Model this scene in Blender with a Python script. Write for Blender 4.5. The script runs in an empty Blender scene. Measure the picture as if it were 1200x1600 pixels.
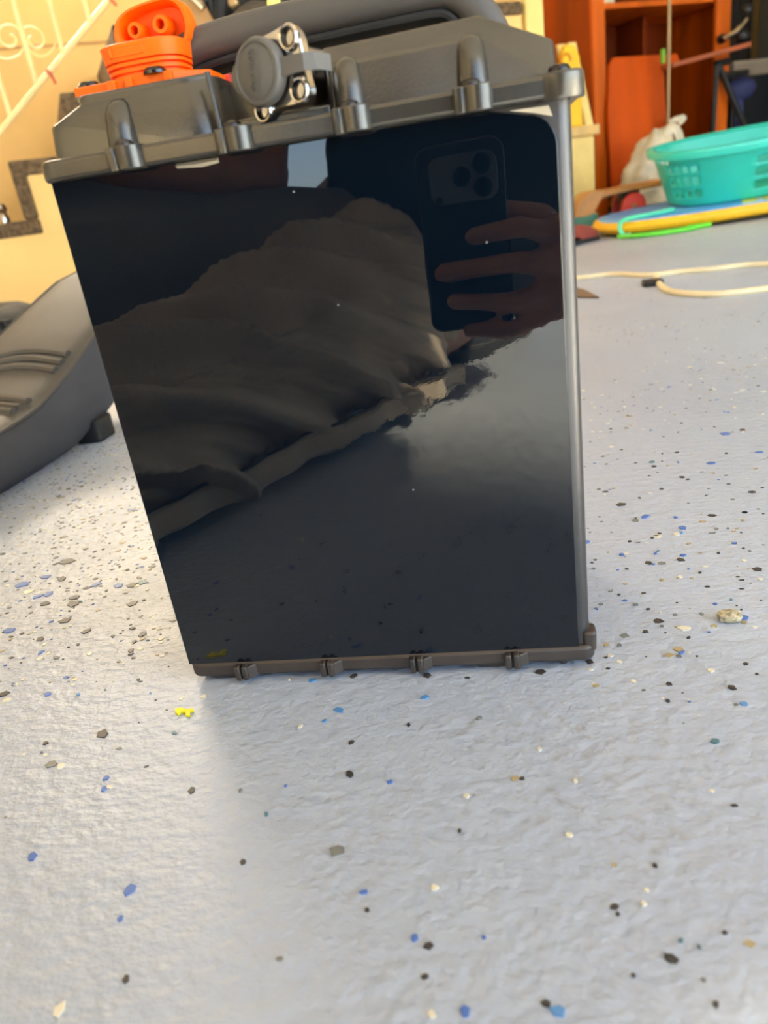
import bpy, bmesh, math, random
import numpy as np
from mathutils import Matrix, Vector, noise
random.seed(7)
rng = np.random.default_rng(11)
S = bpy.context.scene
COL = S.collection

# ------------------------------------------------------------------ camera, sky, sun, exposure
F_PX = 1150.0
CAM_BASIS = np.array([[0.982933, 0.122468, -0.137275], [0.077342, 0.40195, 0.912389], [-0.166916, 0.907435, -0.385618]])
CAM_POS = np.array([0.0, -0.33, 0.23603])
cam_data = bpy.data.cameras.new('camera')
cam_data.sensor_fit = 'VERTICAL'
cam_data.sensor_height = 32.0
cam_data.lens = F_PX / 1600.0 * 32.0
cam_data.clip_start = 0.01
cam_data.dof.use_dof = True
cam_data.dof.focus_distance = 0.45
cam_data.dof.aperture_fstop = 8.5
cam = bpy.data.objects.new('camera', cam_data)
COL.objects.link(cam)
_r, _u, _f = CAM_BASIS
cam.matrix_world = Matrix(((_r[0], _u[0], -_f[0], CAM_POS[0]), (_r[1], _u[1], -_f[1], CAM_POS[1]),
                           (_r[2], _u[2], -_f[2], CAM_POS[2]), (0, 0, 0, 1)))
S.camera = cam

# garage frame: s runs along the stairs and the back wall, t away from the open door
GO = np.array([-1.728, 2.134, 0.0])
GU = np.array([0.8599, 0.5104, 0.0])
GN = np.array([-0.5104, 0.8599, 0.0])
def G(s, t, z):
    return tuple(GO + GU * s + GN * t + np.array([0, 0, z]))

SUN_TO = np.array([1.0, -0.35, 0.80])     # direction towards the sun
world = bpy.data.worlds.new('sky'); S.world = world
world.use_nodes = True
wn = world.node_tree
for n in list(wn.nodes): wn.nodes.remove(n)
wo = wn.nodes.new('ShaderNodeOutputWorld'); wb = wn.nodes.new('ShaderNodeBackground')
sky = wn.nodes.new('ShaderNodeTexSky')
sky.sky_type = 'HOSEK_WILKIE'
sky.sun_direction = Vector(SUN_TO).normalized()
sky.turbidity = 3.0
sky.ground_albedo = 0.4
wb.inputs['Strength'].default_value = 13.0
wn.links.new(sky.outputs['Color'], wb.inputs['Color'])
wn.links.new(wb.outputs['Background'], wo.inputs['Surface'])
sun_d = bpy.data.lights.new('sun', 'SUN'); sun_d.energy = 27.0; sun_d.angle = math.radians(3.0); sun_d.color = (1.0, 0.84, 0.54)
sun = bpy.data.objects.new('sun', sun_d); COL.objects.link(sun)
sun.rotation_euler = Vector(SUN_TO).to_track_quat('Z', 'Y').to_euler()
# daylight coming in through the stair window (the window itself is built further down)
WIN_S, WIN_Z = 0.30, 1.75
win_d = bpy.data.lights.new('stair_window_daylight', 'AREA'); win_d.shape = 'RECTANGLE'
win_d.size = 0.9; win_d.size_y = 0.7; win_d.energy = 38.0; win_d.color = (1.0, 0.86, 0.66)
win_l = bpy.data.objects.new('stair_window_daylight', win_d); COL.objects.link(win_l)
win_l.location = G(WIN_S, 0.785, WIN_Z)
win_l.rotation_euler = Vector(GN).to_track_quat('Z', 'Y').to_euler()

vs = S.view_settings
vs.view_transform = 'Standard'; vs.look = 'None'; vs.gamma = 1.0; vs.exposure = 0.85
try: vs.use_curve_mapping = False
except Exception: pass
S.display_settings.display_device = 'sRGB'
S.cycles.max_bounces = 8
S.cycles.diffuse_bounces = 5
S.cycles.use_denoising = True

# ------------------------------------------------------------------ measuring helpers (a photo pixel at a chosen depth)
def ray(px, py):
    d = np.array([(px - 600) / F_PX, -(py - 800) / F_PX, 1.0]) @ CAM_BASIS
    return d / np.linalg.norm(d)
def at(px, py, Y):
    d = ray(px, py); return CAM_POS + d * (Y - CAM_POS[1]) / d[1]
def flr(px, py, z=0.0):
    d = ray(px, py); return CAM_POS + d * (z - CAM_POS[2]) / d[2]
def wal(px, py, t=0.0):
    d = ray(px, py); o = GO + GN * t
    return CAM_POS + d * ((o - CAM_POS) @ GN) / (d @ GN)
def st(p):
    q = np.asarray(p) - GO
    return float(q @ GU), float(q @ GN), float(p[2])

# ------------------------------------------------------------------ materials
def lin(c):
    return tuple(((v / 255) / 12.92 if v / 255 <= 0.04045 else ((v / 255 + 0.055) / 1.055) ** 2.4) for v in c)
def mat(name, rgb, rough=0.5, metal=0.0, var=0.08, vscale=8.0, bump=0.0, bscale=200.0, ior=1.5, coat=0.0,
        rgb2=None, trans=0.0, sheen=0.0, stretch=None, raw=False, spec=0.5, bdist=0.001):
    m = bpy.data.materials.new(name); m.use_nodes = True
    nt = m.node_tree; b = nt.nodes['Principled BSDF']
    c = rgb if raw else lin(rgb)
    c2 = (rgb2 if raw else lin(rgb2)) if rgb2 else tuple(max(0, v * (1 - var * 2)) for v in c)
    tc = nt.nodes.new('ShaderNodeTexCoord'); mp = nt.nodes.new('ShaderNodeMapping')
    nt.links.new(tc.outputs['Object'], mp.inputs['Vector'])
    if stretch: mp.inputs['Scale'].default_value = stretch
    nz = nt.nodes.new('ShaderNodeTexNoise'); nz.inputs['Scale'].default_value = vscale; nz.inputs['Detail'].default_value = 5
    nt.links.new(mp.outputs['Vector'], nz.inputs['Vector'])
    mx = nt.nodes.new('ShaderNodeMix'); mx.data_type = 'RGBA'
    mx.inputs['A'].default_value = (*c, 1); mx.inputs['B'].default_value = (*c2, 1)
    mr = nt.nodes.new('ShaderNodeMapRange'); mr.inputs['From Min'].default_value = 0.38; mr.inputs['From Max'].default_value = 0.66
    nt.links.new(nz.outputs['Fac'], mr.inputs['Value']); nt.links.new(mr.outputs['Result'], mx.inputs['Factor'])
    nt.links.new(mx.outputs['Result'], b.inputs['Base Color'])
    b.inputs['Roughness'].default_value = rough; b.inputs['Metallic'].default_value = metal
    b.inputs['IOR'].default_value = ior; b.inputs['Coat Weight'].default_value = coat
    b.inputs['Specular IOR Level'].default_value = spec
    b.inputs['Transmission Weight'].default_value = trans
    if sheen: b.inputs['Sheen Weight'].default_value = sheen
    if bump:
        bn = nt.nodes.new('ShaderNodeTexNoise'); bn.inputs['Scale'].default_value = bscale; bn.inputs['Detail'].default_value = 3
        nt.links.new(mp.outputs['Vector'], bn.inputs['Vector'])
        bp = nt.nodes.new('ShaderNodeBump'); bp.inputs['Strength'].default_value = bump; bp.inputs['Distance'].default_value = bdist
        nt.links.new(bn.outputs['Fac'], bp.inputs['Height']); nt.links.new(bp.outputs['Normal'], b.inputs['Normal'])
    return m

# ------------------------------------------------------------------ mesh helpers
class MB:
    """collects shapes that become ONE mesh object"""
    def __init__(s, T=None): s.v = []; s.f = []; s.T = T
    def add(s, vs_, fs_):
        o = len(s.v)
        if s.T is not None: vs_ = [tuple(s.T @ Vector(p)) for p in vs_]
        s.v += [tuple(map(float, p)) for p in vs_]; s.f += [tuple(i + o for i in f) for f in fs_]; return s
    def box(s, x0, x1, y0, y1, z0, z1):
        return s.add([(x0,y0,z0),(x1,y0,z0),(x1,y1,z0),(x0,y1,z0),(x0,y0,z1),(x1,y0,z1),(x1,y1,z1),(x0,y1,z1)],
                     [(3,2,1,0),(4,5,6,7),(0,1,5,4),(1,2,6,5),(2,3,7,6),(3,0,4,7)])
    def loft(s, rings, cap=True, closed=False):
        n = len(rings[0]); vs_ = [p for r in rings for p in r]; fs_ = []
        R_ = len(rings)
        for i in range(R_ if closed else R_ - 1):
            a, b = i * n, ((i + 1) % R_) * n
            for k in range(n): fs_.append((a + k, a + (k + 1) % n, b + (k + 1) % n, b + k))
        if cap and not closed: fs_ += [tuple(range(n))[::-1], tuple(range((R_ - 1) * n, R_ * n))]
        return s.add(vs_, fs_)
    def prism(s, poly, vec):
        v = np.asarray(vec, float); return s.loft([[tuple(p) for p in poly], [tuple(np.asarray(p, float) + v) for p in poly]])
    def tube(s, pts, r, n=10, closed=False, flat=1.0, up=(0, 0, 1)):
        P = [Vector(p) for p in pts]; m = len(P); rs = r if hasattr(r, '__len__') else [r] * m
        rings = []
        nrm = None
        for i in range(m):
            a = P[(i - 1) % m] if (closed or i > 0) else P[i]; b = P[(i + 1) % m] if (closed or i < m - 1) else P[i]
            t = (b - a).normalized()
            if nrm is None:
                nrm = Vector(up); 
                if abs(nrm.dot(t)) > 0.95: nrm = Vector((1, 0, 0)) if abs(t.x) < 0.9 else Vector((0, 1, 0))
            nrm = (nrm - t * nrm.dot(t)).normalized(); bi = t.cross(nrm)
            rings.append([tuple(P[i] + (nrm * math.cos(2*math.pi*k/n) + bi * math.sin(2*math.pi*k/n) * flat) * rs[i]) for k in range(n)])
        return s.loft(rings, True, closed)
    def lathe(s, c, axis, prof, n=24, up=(0, 0, 1), closed=False):
        """prof: list of (radius, distance along axis)"""
        a = Vector(axis).normalized(); u = Vector(up)
        if abs(u.dot(a)) > 0.95: u = Vector((1, 0, 0))
        u = (u - a * u.dot(a)).normalized(); w = a.cross(u); c = Vector(c)
        return s.loft([[tuple(c + a * h + (u * math.cos(2*math.pi*k/n) + w * math.sin(2*math.pi*k/n)) * max(r, 1e-5)) for k in range(n)] for r, h in prof], True, closed)
    def sphere(s, c, r, nu=14, nv=9, sc=(1, 1, 1)):
        rings = []
        for j in range(nv + 1):
            ph = math.pi * (j / nv) ; rr = max(math.sin(ph), 1e-3)
            rings.append([(c[0] + r*sc[0]*rr*math.cos(2*math.pi*k/nu), c[1] + r*sc[1]*rr*math.sin(2*math.pi*k/nu), c[2] - r*sc[2]*math.cos(ph)) for k in range(nu)])
        return s.loft(rings)
    def build(s, name, material, parent=None, bevel=0.0, smooth=True, angle=35, subsurf=0, seg=2):
        me = bpy.data.meshes.new(name); me.from_pydata(s.v, [], s.f); me.validate()
        bm = bmesh.new(); bm.from_mesh(me); bmesh.ops.recalc_face_normals(bm, faces=bm.faces); bm.to_mesh(me); bm.free()
        me.materials.append(material)
        if smooth:
            me.shade_smooth(); me.set_sharp_from_angle(angle=math.radians(angle))
        o = bpy.data.objects.new(name, me); COL.objects.link(o)
        if bevel:
            b = o.modifiers.new('bevel', 'BEVEL'); b.width = bevel; b.segments = seg; b.limit_method = 'ANGLE'; b.angle_limit = math.radians(32)
            b.harden_normals = False
        if subsurf:
            u = o.modifiers.new('subdivision', 'SUBSURF'); u.levels = subsurf; u.render_levels = subsurf
        if parent is not None: setparent(o, parent)
        return o
def setparent(o, parent):
    o.parent = parent
    if parent.type == 'EMPTY': o.matrix_parent_inverse = Matrix.Translation(-Vector(parent.location))
def tag(o, label=None, cat=None, group=None, kind=None):
    if label: o['label'] = label
    if cat: o['category'] = cat
    if group: o['group'] = group
    if kind: o['kind'] = kind
    return o
def thing(name, label, cat, loc=(0, 0, 0), group=None):
    o = bpy.data.objects.new(name, None); o.empty_display_size = 0.05; o.location = loc; COL.objects.link(o)
    return tag(o, label, cat, group)
def rrect(x0, x1, y0, y1, r, z, n=5):
    """rounded rectangle ring in the XY plane at height z"""
    pts = []
    for cx, cy, a0 in ((x1 - r, y1 - r, 0), (x0 + r, y1 - r, 90), (x0 + r, y0 + r, 180), (x1 - r, y0 + r, 270)):
        for k in range(n + 1):
            a = math.radians(a0 + 90 * k / n); pts.append((cx + r * math.cos(a), cy + r * math.sin(a), z))
    return pts
def catmull(pts, k=6, closed=False):
    P = [np.asarray(p, float) for p in pts]; n = len(P); out = []
    for i in range(n if closed else n - 1):
        p0 = P[(i-1) % n] if (closed or i > 0) else P[i]; p1 = P[i]; p2 = P[(i+1) % n]; p3 = P[(i+2) % n] if (closed or i < n - 2) else p2
        for j in range(k):
            t = j / k
            out.append(0.5 * ((2*p1) + (-p0+p2)*t + (2*p0-5*p1+4*p2-p3)*t*t + (-p0+3*p1-3*p2+p3)*t**3))
    if not closed: out.append(P[-1])
    return out

# ------------------------------------------------------------------ palette
m_floor = None
m_yellow = mat('yellow_wall_paint', (250, 205, 128), 0.75, var=0.05, vscale=3, bump=0.25, bscale=60)
m_plaster = mat('back_wall_paint', (240, 200, 130), 0.8, var=0.06, vscale=2.5, bump=0.2, bscale=40)
m_side_wall = mat('garage_side_paint', (214, 200, 172), 0.85, var=0.06, vscale=2)
m_ceiling = mat('ceiling_paint', (206, 200, 190), 0.9)
m_carpet = mat('brown_stair_carpet', (128, 104, 76), 0.95, var=0.25, vscale=60, bump=1.0, bscale=260, rgb2=(78, 62, 44), bdist=0.006)
m_cream_iron = mat('cream_painted_iron', (255, 226, 160), 0.45)
m_red_tie = mat('red_plastic_tie', (214, 62, 30), 0.4)
m_wood = mat('orange_wood_veneer', (178, 74, 0), 0.5, spec=.2, var=0.22, vscale=7, stretch=(1, 1, 0.12))
m_wood_edge = mat('bright_wood_edge', (214, 98, 8), 0.45, spec=.25, var=0.15, vscale=9, stretch=(1, 1, 0.15))
m_wood_dark = mat('dark_wood_back', (122, 44, 0), 0.6, spec=.15, var=0.2, vscale=5, stretch=(1, 1, 0.15))
m_metalrod = mat('dull_metal_rod', (160, 132, 92), 0.4, metal=0.6)
m_locker = mat('dark_grey_locker_paint', (62, 62, 60), 0.5)
m_black = mat('black_plastic', (18, 18, 19), 0.45)
m_rubber = mat('black_rubber', (30, 30, 31), 0.7, bump=0.3, bscale=150)
m_teal = mat('teal_plastic', (46, 196, 172), 0.28, var=0.04, spec=0.5)
m_cream = mat('cream_paint', (244, 214, 132), 0.6, var=0.06)
m_pine = mat('pale_pine', (222, 184, 116), 0.6, var=0.15, vscale=12, stretch=(1, 1, 0.2))
m_yellowtool = mat('yellow_tool_plastic', (250, 196, 20), 0.4)
m_whitebag = mat('white_plastic_bag', (226, 214, 184), 0.45, var=0.12, vscale=14)
m_deckwood = mat('maple_deck', (214, 152, 84), 0.45, var=0.12, vscale=9)
m_wheelred = mat('red_urethane', (228, 76, 66), 0.4)
m_cord = mat('cream_cord', (236, 218, 176), 0.55)
m_seatvinyl = mat('grey_grip_vinyl', (62, 62, 68), 0.6, var=0.08, vscale=20, bump=0.5, bscale=600, stretch=(1, 1, 2.5))
m_seattop = mat('seat_top_vinyl', (74, 70, 66), 0.58, var=0.08, vscale=14, bump=0.35, bscale=500)
m_case = mat('grey_powder_coat', (84, 83, 84), 0.34, metal=0.7, var=0.06, vscale=30, bump=0.12, bscale=900, bdist=0.0004)
m_lid = mat('cast_grey_lid', (92, 90, 86), 0.27, metal=0.75, var=0.06, vscale=30, bump=0.15, bscale=800, bdist=0.0004)
m_base = mat('brown_grey_base_casting', (82, 74, 69), 0.45, metal=0.45, var=0.08, vscale=40, bump=0.15, bscale=700, bdist=0.0004)
m_chrome = mat('polished_zinc', (205, 200, 196), 0.12, metal=1.0, var=0.05)
m_steel = mat('dark_steel_screw', (70, 68, 70), 0.25, metal=1.0)
m_greyrub = mat('grey_rubber_cap', (96, 95, 94), 0.55, var=0.05)
m_orange = mat('orange_plastic', (255, 108, 0), 0.45, spec=.3, var=0.05, vscale=20)
m_skin = mat('skin', (170, 120, 98), 0.5, var=0.1, vscale=25, bump=0.15, bscale=250)
m_trouser = mat('grey_cotton_cloth', (182, 169, 155), 0.9, var=0.08, vscale=18, bump=0.5, bscale=700, sheen=0.2)
m_leg_shade = mat('charcoal_leg_shade', (112, 109, 105), 0.92, var=0.08, vscale=14)  # dark tone of the cover added to darken the raised leg
m_shirt = mat('black_cotton_shirt', (26, 27, 30), 0.92, var=0.1, vscale=14)
m_hair = mat('dark_hair', (28, 22, 18), 0.6)
m_phone = mat('dark_phone_glass', (24, 27, 33), 0.35, var=0.02)
m_phoneplate = mat('grey_camera_plate', (96, 100, 110), 0.35, var=0.02)
m_phoneedge = mat('phone_frame_metal', (190, 170, 140), 0.25, metal=1.0)
m_lens = mat('camera_lens_glass', (6, 6, 8), 0.08)
m_concrete = mat('sunlit_concrete', (196, 188, 168), 0.9, var=0.08, vscale=3)
m_stitch = mat('dark_stitch', (58, 54, 50), 0.9)

# ================================================================== SETTING
def make_floor_material():
    m = bpy.data.materials.new('painted_garage_floor'); m.use_nodes = True
    nt = m.node_tree; b = nt.nodes['Principled BSDF']; L = nt.links
    tc = nt.nodes.new('ShaderNodeTexCoord')
    def noise_(scale, detail=4, sc=None, rough=0.5):
        mp = nt.nodes.new('ShaderNodeMapping')
        if sc: mp.inputs['Scale'].default_value = sc
        L.new(tc.outputs['Object'], mp.inputs['Vector'])
        n = nt.nodes.new('ShaderNodeTexNoise'); n.inputs['Scale'].default_value = scale; n.inputs['Detail'].default_value = detail
        n.inputs['Roughness'].default_value = rough
        L.new(mp.outputs['Vector'], n.inputs['Vector']); return n.outputs['Fac']
    def ramp(fac, a, b_):
        r = nt.nodes.new('ShaderNodeMapRange'); r.inputs['From Min'].default_value = a; r.inputs['From Max'].default_value = b_
        L.new(fac, r.inputs['Value']); return r.outputs['Result']
    def mix(fac, A, B):
        x = nt.nodes.new('ShaderNodeMix'); x.data_type = 'RGBA'
        if hasattr(fac, 'links') or not isinstance(fac, float): L.new(fac, x.inputs['Factor'])
        else: x.inputs['Factor'].default_value = fac
        for k, v in (('A', A), ('B', B)):
            if isinstance(v, tuple): x.inputs[k].default_value = (*v, 1)
            else: L.new(v, x.inputs[k])
        return x.outputs['Result']
    base = mix(ramp(noise_(2.2), 0.35, 0.7), lin((176, 186, 204)), lin((167, 177, 197)))
    # worn brownish scuffs
    sc = nt.nodes.new('ShaderNodeMath'); sc.operation = 'MULTIPLY'
    L.new(ramp(noise_(5.5, 3), 0.56, 0.70), sc.inputs[0]); L.new(ramp(noise_(130, 4, rough=0.6), 0.52, 0.66), sc.inputs[1])
    sc2 = nt.nodes.new('ShaderNodeMath'); sc2.operation = 'MULTIPLY'; sc2.inputs[1].default_value = 0.55
    L.new(sc.outputs[0], sc2.inputs[0])
    colr = mix(sc2.outputs[0], base, lin((140, 128, 112)))
    L.new(colr, b.inputs['Base Color'])
    L.new(ramp(noise_(9), 0.0, 1.0), b.inputs['Roughness'])
    rr = nt.nodes.new('ShaderNodeMapRange'); rr.inputs['To Min'].default_value = 0.30; rr.inputs['To Max'].default_value = 0.52
    L.new(noise_(12), rr.inputs['Value']); L.new(rr.outputs['Result'], b.inputs['Roughness'])
    bp1 = nt.nodes.new('ShaderNodeBump'); bp1.inputs['Strength'].default_value = 0.8; bp1.inputs['Distance'].default_value = 0.0018
    L.new(noise_(95, 3, (1.0, 1.5, 1)), bp1.inputs['Height'])
    bp2 = nt.nodes.new('ShaderNodeBump'); bp2.inputs['Strength'].default_value = 0.7; bp2.inputs['Distance'].default_value = 0.0007
    L.new(noise_(300, 2), bp2.inputs['Height']); L.new(bp1.outputs['Normal'], bp2.inputs['Normal'])
    L.new(bp2.outputs['Normal'], b.inputs['Normal'])
    return m
m_floor = make_floor_material()
DOOR_T = -5.15           # the open garage door line
BACK_T = 0.80
S_LEFT, S_RIGHT = -2.2, 5.2
def gbox(mb, s0, s1, t0, t1, z0, z1):
    v = [G(s0,t0,z0),G(s1,t0,z0),G(s1,t1,z0),G(s0,t1,z0),G(s0,t0,z1),G(s1,t0,z1),G(s1,t1,z1),G(s0,t1,z1)]
    return mb.add(v, [(3,2,1,0),(4,5,6,7),(0,1,5,4),(1,2,6,5),(2,3,7,6),(3,0,4,7)])
floor = tag(gbox(MB(), S_LEFT, S_RIGHT, DOOR_T - 0.15, BACK_T + 0.1, -0.1, 0).build('floor', m_floor, smooth=False),
            'pale blue-grey painted concrete floor with scattered colour flakes', kind='structure')
tag(gbox(MB(), -9, 13, DOOR_T - 14, DOOR_T - 0.16, -0.12, -0.02).build('floor_driveway', m_concrete, smooth=False),
    'sunlit concrete driveway outside the garage', kind='structure')
wb_ = MB()
W0, W1, WZ0, WZ1 = WIN_S - 0.47, WIN_S + 0.47, WIN_Z - 0.37, WIN_Z + 0.37
gbox(wb_, S_LEFT, W0, BACK_T, BACK_T + 0.1, 0, 2.6); gbox(wb_, W1, S_RIGHT, BACK_T, BACK_T + 0.1, 0, 2.6)
gbox(wb_, W0, W1, BACK_T, BACK_T + 0.1, 0, WZ0); gbox(wb_, W0, W1, BACK_T, BACK_T + 0.1, WZ1, 2.6)
wall_back = tag(wb_.build('wall_back', m_plaster, smooth=False), 'warm yellow plastered wall behind the stairs', kind='structure')
p = st(wal(0, 76, BACK_T)); p2 = st(wal(175, 60, BACK_T))
sm = MB(); gbox(sm, S_LEFT, 2.3, BACK_T - 0.004, BACK_T + 0.002, p[2] - 0.006, p[2] + 0.004)
m_seam = mat('wall_seam_grey', (190, 152, 98), 0.8)
sm.build('wall_seam', m_seam, wall_back, smooth=False)
win = tag(gbox(gbox(gbox(gbox(gbox(MB(), W0, W0+.05, BACK_T+.02, BACK_T+.08, WZ0, WZ1), W1-.05, W1, BACK_T+.02, BACK_T+.08, WZ0, WZ1),
          W0, W1, BACK_T+.02, BACK_T+.08, WZ0, WZ0+.05), W0, W1, BACK_T+.02, BACK_T+.08, WZ1-.05, WZ1), WIN_S-.02, WIN_S+.02, BACK_T+.02, BACK_T+.08, WZ0, WZ1)
          .build('window_1', m_cream_iron, smooth=False), 'cream framed window above the stairs', kind='structure')
m_pane = mat('frosted_pane', (240, 236, 225), 0.4)
gbox(MB(), W0, W1, BACK_T+.085, BACK_T+.095, WZ0, WZ1).build('window_pane', m_pane, win, smooth=False)
tag(gbox(MB(), S_LEFT - .1, S_LEFT, DOOR_T, BACK_T + .1, 0, 2.6).build('wall_left', m_side_wall, smooth=False), 'pale side wall of the garage', kind='structure')
tag(gbox(MB(), S_RIGHT, S_RIGHT + .1, DOOR_T, BACK_T + .1, 0, 2.6).build('wall_right', m_side_wall, smooth=False), 'pale side wall of the garage', kind='structure')
tag(gbox(MB(), S_LEFT - .1, S_RIGHT + .1, DOOR_T - .1, BACK_T + .1, 2.6, 2.7).build('ceiling', m_ceiling, smooth=False), 'pale garage ceiling', kind='structure')
HEAD_Z = 2.20
tag(gbox(MB(), S_LEFT, S_RIGHT, DOOR_T - .1, DOOR_T + .06, HEAD_Z, 2.6).build('wall_front', m_side_wall, smooth=False), 'wall above the open garage door', kind='structure')

# ---- stairs along the back wall
RUN, RISE = 0.2195, 0.185
tread_z = [0.160 + RISE * k for k in range(5)]          # .16 .345 .53 .715 .90
riser_s = [0.191 + RUN * (k - 2) for k in range(5)]     # start of each tread
END_S = 2.25
prof = [(riser_s[0], 0)]
for k in range(5):
    prof.append((riser_s[k], tread_z[k] - .045))
    prof.append((riser_s[k + 1] if k < 4 else END_S, tread_z[k] - .045))
prof.append((END_S, 0))
stairs = tag(MB().prism([G(s, 0.0, z) for s, z in prof], GN * (BACK_T - 0.0)).build('wall_stairs', m_yellow, smooth=False),
             'yellow plastered side of the carpeted stairs', kind='structure')
for k in range(5):
    s0, s1 = riser_s[k], (riser_s[k + 1] + .045 if k < 4 else END_S)
    zb = (tread_z[k - 1] if k else 0.0)
    c = MB().prism([G(s0 - .002, -.012, zb), G(s0 + .045, -.012, zb), G(s0 + .045, -.012, tread_z[k] - .048), G(s1, -.012, tread_z[k] - .048),
                    G(s1, -.012, tread_z[k]), G(s0 - .002, -.012, tread_z[k])], GN * (BACK_T + .008))
    c.build('stair_carpet', m_carpet, stairs, bevel=.008)
# small white knob left standing on the second tread
kb = wal(2, 326, 0.12); 
k_ = tag(MB().lathe((kb[0], kb[1], tread_z[1]), (0, 0, 1), [(.016, 0), (.018, .02), (.012, .035), (.02, .05), (.014, .066), (.001, .07)]).build('knob', m_chrome),
         'shiny pale knob standing on a carpeted stair tread', 'knob')
# ---- iron railing
rail = thing('stair_railing', 'cream painted iron stair railing with scrolls and sloping lower rail', 'railing', G(.3, .03, .62))
r0, r1 = wal(0, 206, .03), wal(170, 0, .03)
dr = (r1 - r0) / np.linalg.norm(r1 - r0)
ra, rb = r0 - dr * .55, r0 + dr * 1.25
MB().tube([ra, rb], .0095, 8).build('bottom_rail', m_cream_iron, rail)
up1 = np.array([0, 0, .78])
MB().tube([ra + up1, rb + up1], .016, 8).build('top_rail', m_cream_iron, rail)
bar_px = [(10, 155), (55, 125), (97, 75), (139, 25)]
ss = [st(wal(x, y, .03))[0] for x, y in bar_px]
sp = float(np.mean(np.diff(ss)))
slope = dr[2] / math.hypot(dr[0], dr[1]); rs0 = st(r0)[0]
for k in range(-4, 9):
    s_ = ss[1] + sp * k; z_ = r0[2] + (s_ - rs0) * slope
    if st(ra)[0] < s_ < st(rb)[0]:
        MB().tube([G(s_, .03, z_), G(s_, .03, z_ + .78)], .0085, 8).build('baluster', m_cream_iron, rail)
for k in (-1, 0):          # scroll pairs between the bars
    for sg in (1, -1):
        pass
def scroll(px, py, sg):
    c = st(wal(px, py, .03)); pts = []
    for i in range(26):
        a = i / 25; ang = math.radians(90 + sg * (-20 - 400 * a)); r_ = .012 + .030 * a
        pts.append(G(c[0] + r_ * math.cos(ang), .03, c[2] + r_ * math.sin(ang)))
    return pts
for (px, py, sg) in ((15, 60, 1), (53, 62, -1)):
    MB().tube(scroll(px, py, sg), .0028, 6).build('scroll', m_cream_iron, rail)
for pts in ([(-20, 82), (0, 90), (15, 92), (30, 86), (36, 74)], [(44, 72), (50, 82), (64, 88), (78, 82), (87, 68)]):
    MB().tube(catmull([wal(x, y, .03) for x, y in pts], 5), .0028, 6).build('scroll', m_cream_iron, rail)
for (a, b, c) in (((72, 109), (79, 116), (87, 131)), ((172, -3), (177, 3), (182, 9))):
    MB().tube(catmull([wal(*q, -.0 + .012) for q in (a, b, c)], 5), .0045, 6).build('red_tie', m_red_tie, rail)
# end post of the landing
pp = st(wal(842, 20, .0))
post = MB(); gbox(post, 2.26, 2.26 + .085, -.02, .10, 0, 1.5)
tag(post.build('trim_1', m_cream, bevel=.006), 'cream post at the end of the stair landing', kind='structure')

# ---- floor flakes
def flake_mesh(name, material, seed):
    r = random.Random(seed); n = r.randint(5, 7); ph = r.random() * 6
    ring = [( (0.6 + .5 * r.random()) * math.cos(ph + 2*math.pi*k/n), (0.45 + .4 * r.random()) * math.sin(ph + 2*math.pi*k/n)) for k in range(n)]
    mb = MB().loft([[(x, y, -0.05) for x, y in ring], [(x * .96, y * .96, 0.10) for x, y in ring]])
    me = bpy.data.meshes.new(name); me.from_pydata(mb.v, [], mb.f); me.materials.append(material); return me
fl_cols = {'dark': (66, 62, 60), 'blue': (84, 118, 190), 'white': (226, 220, 200), 'grey': (126, 128, 126), 'teal': (88, 124, 136), 'sky': (92, 146, 204), 'tan': (172, 156, 120)}
fl_mats = {k: mat('flake_' + k, v, 0.45, var=0.06, vscale=90) for k, v in fl_cols.items()}
fl_mesh = {k: [flake_mesh('flake_' + k, fl_mats[k], hash_ * 13 + i) for i in range(4)] for hash_, k in enumerate(fl_cols)}
def put_flake(x, y, size, col, rot=None):
    o = bpy.data.objects.new('paint_flake', random.choice(fl_mesh[col])); COL.objects.link(o)
    o.location = (x, y, 0.0002); o.scale = (size, size, 0.004); o.rotation_euler = (0, 0, random.random() * 6.28 if rot is None else rot)
    o.parent = floor; return o
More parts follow.
